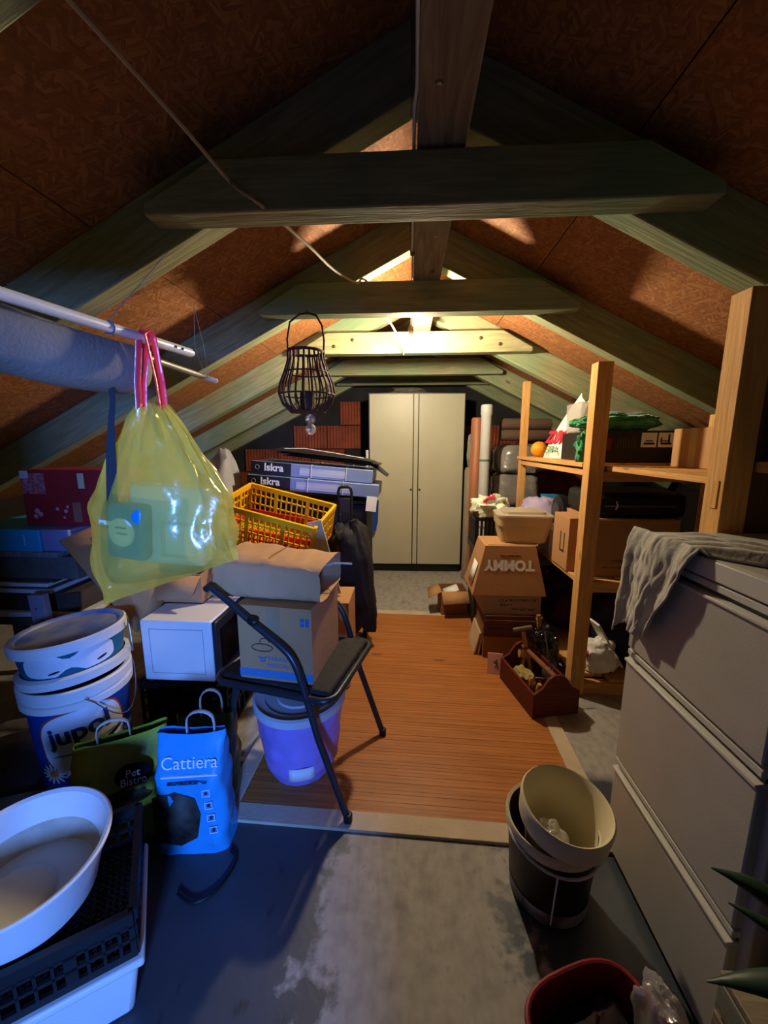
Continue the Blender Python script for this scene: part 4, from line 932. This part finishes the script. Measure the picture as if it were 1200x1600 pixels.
bd = food_bag('olive_food_bag', 'olive green Pet Bistro pet food bag with white handle', (-.945, 1.10, 0), 30, .28, .16, .35, OLI, 3, 0, 0)
handle(bd, -.02, .09, .35, .06)
MB().lathe([(0, -.002), (.052, -.002), (.052, 0)], 28).build('round_badge', M('badge_navy', '#10131c', .4), bd, (.035, -.0835, .25), (R(-80) + PI, 0, 0))
text('Pet', .034, WHITEINK, bd, (.035, -.0945, .267), (80, 4, 0), sx=.9); text('Bistro', .034, WHITEINK, bd, (.035, -.0935, .237), (80, 4, 0), sx=.9)
b = blob(.07, .008, .03, .4, 6, 14, .8, 24, 12); b.build('food_photo', M('food_photo', '#4a3a1c', .6, alt='#1c1a10', scale=30), bd, (.0, -.078, .14), (R(0), R(-6), 0)); MB().tube([(-.12, -.088, .18), (-.06, -.09, .17), (-.03, -.088, .168)], .003, 5).build('printed_stroke', INK, bd)
bd = food_bag('olive_food_bag', 'olive pet food bag leaning behind the Pet Bistro one', (-.725, 1.235, 0), 12, .20, .15, .34, M('olive_dark_foil', '#57611a', .35, var=.4, scale=6, bump=.5, bscale=12), 6); handle(bd, .02, .075, .34, .09)
bd = food_bag('cyan_food_bag', 'bright blue Cattiera cat food bag with white handle', (-.685, 1.075, 0), 8, .215, .13, .40, CYA, 9, 0, 0)
handle(bd, .03, .085, .395, .07)
text('Cattiera', .055, WHITEINK, bd, (.005, -.045, .318), (75, 0, 0), sx=.95); box(-.08, .09, -.056, -.050, .277, .281).build('white_rule', WHITEINK, bd)
b = MB().add([(-.108, -.066, .06), (-.03, -.069, .045), (.02, -.069, .07), (.035, -.068, .15), (.02, -.067, .21), (-.04, -.065, .235), (-.106, -.066, .22)], [(0, 1, 2, 3, 4, 5, 6)]); b.build('cat_photo', M('cat_photo', '#4d463f', .6, alt='#171412', scale=14), bd, solid=.004)
for i in range(4):
    f_ = MB().tube([(.045 + .005 * i + dx, -.068, .215 - .045 * i + dz) for dx, dz in ((0, 0), (.022, .002), (.022, .024), (0, .022))], .0016, 5, True).build('icon_frame', WHITEINK, bd); MB().ball((.056 + .005 * i, -.068, .227 - .045 * i), .005, 8, 6, (1, .3, 1)).build('icon', INK, f_)
box(-.06, .06, -.0635, -.0595, .258, .264).build('small_print', M('small_print_ink', '#16324a', .6, alt='#2d9bd8', scale=120, edges=(.45, .5)), bd)

# ================================================================== basin on crate, near left
root = thing('white_tub', 'low white plastic tub under the black folding crate', 'tub', (-.83, .67, 0), 33)
b = MB(); b.hexa([(-.17, -.12, 0), (.17, -.12, 0), (.17, .12, 0), (-.17, .12, 0)], [(-.195, -.14, .165), (.195, -.14, .165), (.195, .14, .165), (-.195, .14, .165)]); b.build('body', WHITEP, root, bevel=.012)
MB().box(-.205, .205, -.15, .15, .15, .17).build('rim', WHITEP, root, bevel=.006)
crate('folding_crate', 'black folding crate between the white tub and the basin', 'crate', (-.845, .68, .171), .40, .30, .12, BLACKP, 33, 0, 0, 14, 10)
root = thing('wash_basin', 'round white plastic basin with shade painted round its inner wall on the black crate', 'basin', (-.845, .675, .285), 0, None, 2, 2)
root.scale = (.88, .88, 1)
MB().lathe([(0, .006), (.125, .004), (.135, 0), (.142, .004), (.165, .09), (.176, .118), (.185, .122), (.187, .129), (.182, .132), (.172, .127), (.160, .095), (.136, .014), (.12, .011), (0, .013)], 64, cap=False).build('shell', WHITEP, root)
MB().lathe([(.1362, .0165), (.152, .068)], 64, cap=False).build('shade_band', M('rim_shade', '#b7b1a0', .9, var=.2, scale=25), root);  # beige band paints the rim's shade onto the lower inner wall
MB().lathe([(.0, .022), (.07, .022), (.08, .02), (.09, .013)], 48, cap=False).build('raised_base', M('cream_base', '#d9d3bf', .8, var=.12), root, (-.03, -.02, 0))
tag(MB().tube(spline([(-.66, .90, .006), (-.60, .88, .006), (-.55, .92, .006), (-.53, 1.0, .006), (-.56, 1.03, .006)]), .006, 8).build('floor_cable', BLACKP), 'black cable curling on the floor by the blue food bag', 'cable')
o = box(0, .25, 0, .2, 0, .02).build('floor_board', M('dusty_card', '#7d7466', .9, var=.3), None, (-1.45, .95, 0), (0, 0, R(20)), bevel=.002); tag(o, 'flat dusty card on the floor in front of the jupol bucket', 'card')

# ================================================================== hanging rail: two tubes, sling and bags
root = thing('rail_tube', 'white metal tube hung from the rafters, carrying the yellow bag', 'tube', (-.70, .5, 1.57))
def rp(y): return -.74 + (y - .72) * .1875 + .70
MB().tube([(rp(-.3), -.8, 0), (rp(1.19), .69, 0), (rp(1.20), .70, 0)], [.0125, .0125, .008], 14).build('tube', WHITEM, root)
for yy in (1.12, 1.145): MB().ball((rp(yy) + .0121, yy - .5, .001), .0035, 8, 6).build('drill_hole', INK, root)
for yy in (.62, .93):
    MB().tube([(rp(yy), yy - .5, .014), (rp(yy) - .02, (.63 if yy < .8 else 1.24) - .5, .30)], .0012, 5).build('string', M('blue_string', '#5a6a9a', .8), root)
    MB().tube([(rp(yy) + .0145 * math.cos(a), yy - .5, .0145 * math.sin(a)) for a in [i * PI / 5 for i in range(10)]], .0016, 5, True).build('string_loop', M('blue_string', '#5a6a9a', .8), root)
root = thing('rail_tube', 'thinner dull metal tube behind the grey fabric sling', 'tube', (-.78, .6, 1.555))
MB().tube([(.01, -.9, 0), (0, .99, 0), (0, 1.0, 0)], [.0105, .0105, .008], 12).build('tube', M('dull_tube', '#8f8d80', .45, metal=.5), root)
MB().tube([(0, .90, .0), (0, 1.0, .0)], .0109, 12).build('white_sleeve', WHITEM, root)
for dx in (-.006, .006): MB().tube([(dx, .93, .011), (dx * 3 - .02, .93, .11), (-.03, .93, .262)], .001, 4).build('string', STRING, root)
SLG = M('grey_canvas', '#8f8a84', .9, var=.25, scale=6, bump=.3, bscale=120)
root = thing('fabric_sling', 'grey canvas sling hung over the two rail tubes', 'sling', (-.74, .5, 1.57))
def sling(u, v):
    y = -.75 + v * 1.31
    a = u * PI; xr = rp(y + .5) - .70 + .70 - (-.74 + .70)
    xa = rp(y + .5) + .02 - (-.04) ; xa = (-.70 + rp(y + .5)) + .74 - .012; xb = -.10
    x = xa + (xb - xa) * (.5 - .5 * math.cos(a)); sag = .105 + .012 * math.sin(v * 9) + .01 * nz(u, v * 6, 0, 2, 5)
    z = -.022 - sag * math.sin(a) ** .55 + .006 * math.sin(v * 17 + u * 4) * math.sin(a)
    return (x, y, z)
MB().grid(sling, 22, 50).build('canvas', SLG, root, solid=.003, smooth=180)
MB().tube([(.005, .46, -.10), (.002, .465, -.16), (-.006, .46, -.22), (-.016, .46, -.30), (-.03, .46, -.45)], [.007, .006, .007, .011, .013], 6, flat=.15).build('strap', M('black_webbing', '#2a2d36', .8), root)
# yellow bag
root = thing('yellow_bin_bag', 'translucent yellow drawstring bag hanging from the white tube', 'plastic bag', (-.675, 1.02, .90))
YEL = film('yellow_film', '#efe46e', .46, .10, .22)
def yb(u, v):
    a = u * 2 * PI; h = .50
    hw = .032 + .15 * min(1, (v / .5)) ** .8 + .02 * v; hd = .022 + .065 * math.sin(min(1, v * 1.05) * PI * .62) ** 1.2
    if v > .8: hd *= max(.04, 1 - ((v - .8) / .2) ** 2)
    c = math.cos(a); s = math.sin(a); x = hw * math.copysign(abs(c) ** .8, c); y = hd * math.copysign(abs(s) ** .9, s)
    wr = (.006 * math.sin(a * 13 + 3 * nz(c, s, v, 2, 1)) * (1 - v) + .012 * nz(c * 2, s * 2, v * 3, 2, 7) + .005 * nz(c * 6, s * 6, v * 5, 2, 8))
    z = h * (1 - v) + v * v * (.07 * (x / .2) + .015) + (.008 * math.sin(a * 4) if v < .02 else 0)
    return (x + wr * c, y + wr * s, z)
b = MB().grid(yb, 72, 44, True); b.build('bag', YEL, root)
PNK = film('pink_drawstring', '#ff5a72', .1, .1, .3)
for x0_, x1_ in ((-.028, -.004), (.03, .012)):
    MB().tube([(x0_, -.01, .49), (x0_ * .8 + x1_ * .2, -.012, .56), (x1_, -.016, .672), (x1_, 0, .687), (x1_, .016, .672), (x0_ * .8 + x1_ * .2, .012, .56), (x0_, .01, .49)], .009, 8, flat=.35).build('drawstring', PNK, root)
TRY = film('tray_plastic', '#dfe8f2', .35, .2, .15)
o = thing('plastic_tray', 'clear plastic tray pack inside the yellow bag', 'tray', (-.662, 1.02, .975)); o.rotation_euler = (0, R(4), 0)
MB().box(-.10, .11, -.03, .03, 0, .22).build('tray', M('milky_plastic', '#eef2f8', .3, var=.06), o, bevel=.015); MB().tube([(.0, -.034, .03), (.09, -.034, .03), (.09, -.034, .12), (.0, -.034, .12)], .005, 6, True).build('embossed_rim', WHITEP, o)
o = thing('wet_wipes', 'blue and white wipes packet inside the yellow bag', 'packet', (-.742, .968, 1.0)); o.rotation_euler = (0, R(5), R(-6))
MB().box(-.055, .055, -.018, .018, 0, .15).build('packet', M('cyan_packet', '#1a8fd0', .35, var=.2), o, bevel=.012); patchb = MB().lathe([(0, -.0005), (.038, -.0005), (.038, .002)], 20); patchb.build('white_flap', PAPER, o, (-.005, -.0185, .075), (R(90), 0, 0)); MB().box(-.07, -.03, -.021, -.0185, .09, .102).build('white_tab', PAPER, o); MB().box(-.022, .01, -.0215, -.0205, .085, .09).box(-.018, .012, -.0215, -.0205, .07, .074).build('blue_print', BLUEP, o)

# ================================================================== rattan lantern
root = thing('rattan_lantern', 'brown rattan lantern hanging from the dark collar tie', 'lantern', (-.497, 1.955, 1.46))
CANE = timber('brown_cane', '#5b3a2a', '#3f261b', None)
lp = [(.082, .0), (.118, .035), (.135, .085), (.128, .13), (.105, .185), (.088, .235), (.084, .28)]
for i in range(22):
    a = 2 * PI * i / 22; MB().tube([(r * math.cos(a), r * math.sin(a), z) for r, z in lp], .005, 6).build('cane_rib', CANE, root)
for r, z, t_ in ((.082, .0, .006), (.135, .08, .004), (.106, .183, .004), (.085, .28, .007)): MB().tube([(r * math.cos(2 * PI * i / 32), r * math.sin(2 * PI * i / 32), z) for i in range(32)], t_, 6, True).build('ring', CANE, root)
MB().lathe([(0, -.004), (.082, -.004), (.082, .004), (0, .004)], 32).build('base', CANE, root)
MB().lathe([(0, .004), (.035, .004), (.035, .09), (0, .09)], 20).build('candle', M('dark_candle', '#2a1c16', .6), root)
MB().tube([(-.086, 0, .26), (-.088, 0, .34), (-.075, .01, .42), (-.03, .02, .455), (.01, .022, .462), (.05, .02, .45), (.08, .01, .40), (.09, 0, .33), (.086, 0, .26)], .005, 6).build('handle', CANE, root)
MB().tube([(.005, .022, .47), (.005, .035, .475), (.005, .07, .475)], .003, 6).build('hook', STEEL, root)
CRY = M('crystal', '#f4f0e6', .05, trans=.85, var=.03)
for z, r in ((-.035, .026), (-.085, .028)): MB().ball((0.012, 0, z), r, 10, 7).build('crystal', CRY, root, smooth=10)

# ================================================================== crates and boxes in front of the wardrobe, left
root = thing('support_carton', 'tall brown carton carrying the red and yellow crates', 'box', (-.97, 2.10, 0), 0); box(0, .46, 0, .34, 0, .63).build('body', CARDD, root, bevel=.004); box(.2, .26, -.001, 0, 0, .63).build('tape', M('brown_tape', '#a98e68', .25), root)
YP = M('yellow_plastic', '#e9b010', .4, var=.08); RP = M('red_plastic', '#c8242c', .4, var=.1)
crate('red_crate', 'red lattice crate under the yellow crate', 'crate', (-.765, 2.19, .675), .50, .33, .17, RP, -4, 6, 9, 14, 9)
crate('yellow_crate', 'yellow lattice fruit crate tilted on the red crate', 'crate', (-.755, 2.17, .765), .54, .35, .21, YP, -5, 12, 13, 16, 9, bar=.007)
o = box(-.14, .0, 0, .004, 0, .11).build('black_card', BLACKP, None, (-.60, 1.93, .70), (R(-10), R(10), 0), bevel=.001); o.location = (-.62, 1.945, .655); tag(o, 'black card sheet leaning in front of the yellow crate', 'card')
root = thing('storage_chest', 'black storage chest carrying the flat Iskra boxes', 'chest', (-1.06, 2.62, 0)); box(0, .78, 0, .42, 0, .89).build('body', M('chest_black', '#161519', .6, var=.3), root, bevel=.01); box(-.01, .79, -.01, .43, .89, .915).build('lid', M('chest_black', '#161519', .6, var=.3), root, bevel=.006); box(.3, .46, -.005, 0, .5, .54).build('pull', STEEL, root)
BOXB = M('slate_blue_print', '#7f92c2', .45, var=.15, scale=3); BOXK = M('black_print', '#1d1d22', .5, var=.15)
for k in range(2):
    r = thing('flat_box', ['lower', 'upper'][k] + ' long flat black and blue Iskra box tied with string', 'box', (-1.10 + .02 * k, 2.60 + .03 * k, 1.005 + k * .092), 0, 'Iskra boxes', 0, 4.5)
    Lb = .90 - k * .06
    box(0, Lb, 0, .36, 0, .088).build('carton', BOXB, r, bevel=.003)
    box(-.001, .30 - .02 * k, -.0012, 0, .001, .087).build('black_end_print', BOXK, r); box(-.0012, 0, 0, .36, .001, .087).build('black_side_print', BOXK, r)
    text('Iskra', .07, WHITEINK, r, (.16, -.0018, .05), (90, 0, 0), bold=.002); MB().tube([(.045 + .014 * math.cos(a), -.0015, .048 + .014 * math.sin(a)) for a in [i * PI / 6 for i in range(12)]], .003, 5, True).build('ring_mark', M('grey_mark', '#8c8c90', .5), r)
    box(.34, Lb - .18, -.0012, 0, .015, .065).build('print_panel', M('pale_blue_panel', '#b9c4e2', .5, var=.2, scale=2, stretch=(1, 1, 30)), r)
    for xx in (.42, .66): MB().tube([(xx, -.004, -.002 + .002), (xx, -.004, .09), (xx, .36, .09)], .0028, 5).build('string', STRING, r)
o = box(0, .07, 0, .003, 0, .10).build('paper_tag', PAPER, None, (-.285, 2.59, .86), (R(-4), R(6), 0)); tag(o, 'white paper sheet hanging off the end of the Iskra boxes', 'paper')
for k in range(3):
    def fb(u, v, k=k):
        x = -.36 + .72 * u - k * .05; y = (v - .5) * .26; e = min(1, min(u, 1 - u) * 9, min(v, 1 - v) * 6 + .05)
        return (x, y, .016 * e + .008 * nz(x, y, k, 9, k) * e - .085 * u - (.06 * max(0, u - .85) / .15 if k == 0 else 0))
    b = MB().grid(fb, 40, 14); b.grid(lambda u, v, k=k: (fb(u, v)[0], fb(u, v)[1], -.085 * u - .002 - (.06 * max(0, u - .85) / .15 if k == 0 else 0)), 40, 14)
    o = b.build('folded_bag', M('black_nylon', '#15161a', .5, var=.3, bump=.3), None, (-.50, 2.77, 1.222 + k * .019)); tag(o, ['lowest and longest', 'middle', 'uppermost, pale-edged'][k] + ' folded black nylon bag on the Iskra boxes', 'bag', 'folded black bags')
    if k == 2: o.parent = None
MB_ = MB().tube([(-.84, 2.64, 1.265), (-.7, 2.635, 1.265), (-.5, 2.635, 1.235), (-.3, 2.64, 1.20)], .003, 5); tag(MB_.build('packing_line', STRING), 'white cord along the edge of the folded black bags', 'cord')
# grey-white sack behind
o = blob(.14, .16, .60, .15, 4, 110, .75).build('grey_sack', M('grey_white_sack', '#a7a8b0', .6, var=.3, bump=.5, bscale=12), None, (-1.32, 2.70, 0)); tag(o, 'grey-white stuffed sack standing by the brick wall', 'sack')
# trolley
root = thing('shopping_trolley', 'black shopping trolley with looped handle', 'trolley', (-.40, 2.42, 0), 0)
MB().tube([(-.035, .03, .0 + .75), (-.043, .03, .99), (-.035, .03, 1.018), (-.02, .03, 1.025), (.02, .03, 1.025), (.035, .03, 1.018), (.043, .03, .99), (.035, .03, .75)], .0095, 8).build('handle', BLACKP, root)
MB().box(-.035, .035, .02, .04, .86, .955).build('handle_bridge', M('dark_grey_plastic', '#2d2e32', .35), root, bevel=.004)
for s in (-1, 1): MB().tube([(s * .033, .03, .88), (s * .033, .03, .1)], .006, 8).build('pole', STEEL, root)
b = blob(.12, .11, .34, .18, 5, 120, .55, 48, 30, fold=.02); b.v = [(x + .03 + .06 * (1 - z / .68), y - .02, z + .10) for x, y, z in b.v]; b.build('bag', M('black_canvas', '#222124', .8, var=.3, bump=.5, bscale=14), root)
for s in (-1, 1): MB().tube([(s * .11, .06, .055), (s * .135, .06, .055)], .055, 20).build('wheel', BLACKP, root)
MB().tube([(.05, -.08, .12), (.12, -.12, .05), (.16, -.10, .02), (.15, 0, .01)], .005, 6).build('foot_bracket', STEEL, root)
o = MB().box(-.04, .04, -.006, .006, 0, .42).build('pale_plank', M('pale_plank', '#b5b49c', .7, var=.12), None, (-.41, 2.17, 0), (R(3), R(-13), 0), bevel=.002); o.location = (-.395, 2.0, .486); tag(o, 'pale narrow plank leaning beside the yellow crate', 'plank')
root = thing('filler_carton', 'brown carton standing behind the chair under the pale plank', 'box', (-.56, 1.88, 0), 0); box(.06, .26, .02, .26, 0, .48).build('body', CARD, root, bevel=.003); box(.15, .18, .018, .02, 0, .48).build('tape', M('brown_tape', '#a98e68', .25), root)
root = thing('snow_shovel', 'shovel with white handle and blue blade leaning on the wardrobe', 'shovel', (-.40, 3.80, 0)); MB().tube([(0, 0, .0), (.0, .03, 1.25)], .014, 10).build('handle', WHITEP, root)
MB().prism([(-.01, .48), (.03, .43), (.08, .46), (.105, .54), (.115, .76), (-.01, .76)], .0, .012).build('blade', M('blue_plastic', '#22468c', .4), root)
# ================================================================== near right: plant, red bag, film
root = thing('wooden_box', 'wooden crate box in front of the filing cabinet carrying the aloe', 'crate', (.60, .30, 0), 0)
for k in range(4): part_box('side_slat', .60, .612, .30, .62, .01 + k * .075, .075 + k * .075, PLANK, root)
for k in range(4): part_box('front_slat', .612, .95, .608, .62, .01 + k * .075, .075 + k * .075, PLANK, root)
part_box('bottom_panel', .612, .95, .30, .608, 0, .012, PLANK, root); part_box('top_panel', .60, .95, .30, .62, .305, .32, PLANK, root)
root = thing('aloe_plant', 'dark green aloe with thick tapering leaves in a brown pot', 'plant', (.70, .50, .321))
MB().lathe([(0, 0), (.06, 0), (.085, .12), (.092, .12), (.092, .145), (.08, .145), (.075, .11), (0, .11)], 32, cap=False).build('pot', M('terracotta_brown', '#6d4630', .8, var=.2), root); MB().lathe([(0, .118), (.078, .118)], 24, cap=False).build('soil', M('soil', '#2b211a', .95, bump=.8), root)
ALO = M('aloe_green', '#2e4a34', .45, var=.35, scale=9)
for tipx, tipy, tipz, w_, c in ((-.20, .06, .30, .022, .10), (-.205, .03, .115, .02, .05), (-.155, .07, .22, .015, .05), (.05, .12, .35, .022, .1), (.1, -.05, .3, .022, .1), (-.05, -.12, .33, .02, .1), (-.02, .04, .38, .02, .12)):
    pts = [(tipx * t_ , tipy * t_, .115 + (tipz - .115) * t_ + c * math.sin(t_ * PI) * .5) for t_ in [i / 10 for i in range(11)]]
    MB().tube(pts, [max(.0015, 1.5 * w_ * (1 - t_ ** 2.2)) for t_ in [i / 10 for i in range(11)]], 10, flat=.6).build('leaf', ALO, root)
root = thing('red_bag', 'dark red open shoulder bag lying on the floor', 'bag', (.375, .60, 0), 20)
RL = M('dark_red_leather', '#8a1c28', .45, var=.25, bump=.2)
def rbg(u, v):
    a = u * 2 * PI; k = .8 + .2 * v; c = math.copysign(abs(math.cos(a)) ** .7, math.cos(a)); s = math.copysign(abs(math.sin(a)) ** .7, math.sin(a)); d = 1 + .06 * nz(c, s, v, 3, 2)
    return (.13 * k * c * d, .085 * k * s * d, .19 * v)
b = MB().grid(rbg, 40, 12, True); b.f.append(tuple(range(39, -1, -1))); b.build('shell', RL, root, solid=.004)
MB().tube([(.13 * math.copysign(abs(math.cos(a)) ** .7, math.cos(a)), .085 * math.copysign(abs(math.sin(a)) ** .7, math.sin(a)), .19) for a in [i * PI / 16 for i in range(32)]], .006, 8, True).build('piping', RL, root)
blob(.1, .06, .07, .4, 6, 130).build('dark_contents', M('dark_stuffing', '#241318', .8), root, (0, 0, .01))
MB().tube([(-.13, -.03, .18), (-.19, -.02, .22), (-.21, 0, .17), (-.17, .03, .12), (-.12, .02, .16)], .006, 8).build('strap_ring', RL, root)
root = thing('clear_bag', 'crumpled clear plastic bag with pink content by the red bag', 'plastic bag', (.535, .585, 0))
b = blob(.045, .06, .12, .22, 5, 140, .8, 56, 36); b.v = [(x - .03 * (z / .24), y + .04 * (z / .24), z) for x, y, z in b.v]; b.build('film', CLEAR, root); blob(.05, .06, .075, .3, 5, 141).build('pink_content', M('magenta_cloth', '#b5175f', .7), root, (.01, -.01, .003))

# things that stand on the mat rest on its surface
for o in list(col.objects):
    if o.parent is None and o.name.split('.')[0] in ('tubular_chair', 'printed_carton', 'kraft_bag', 'support_carton', 'storage_chest', 'filler_carton', 'shopping_trolley', 'black_basket', 'low_carton', 'leaning_board', 'floor_tile', 'grey_carton', 'flared_carton', 'cream_container', 'small_open_carton', 'tool_tote', 'sponge', 'hammer', 'chisel', 'file_tool', 'steel_rod', 'pliers', 'screwdriver', 'wood_mallet', 'metal_can', 'wood_batten', 'pale_plank', 'red_crate', 'yellow_crate', 'flowered_bag', 'blue_bag', 'yellow_rag', 'flat_box', 'folded_bag', 'packing_line'):
        o.location.z += .0105
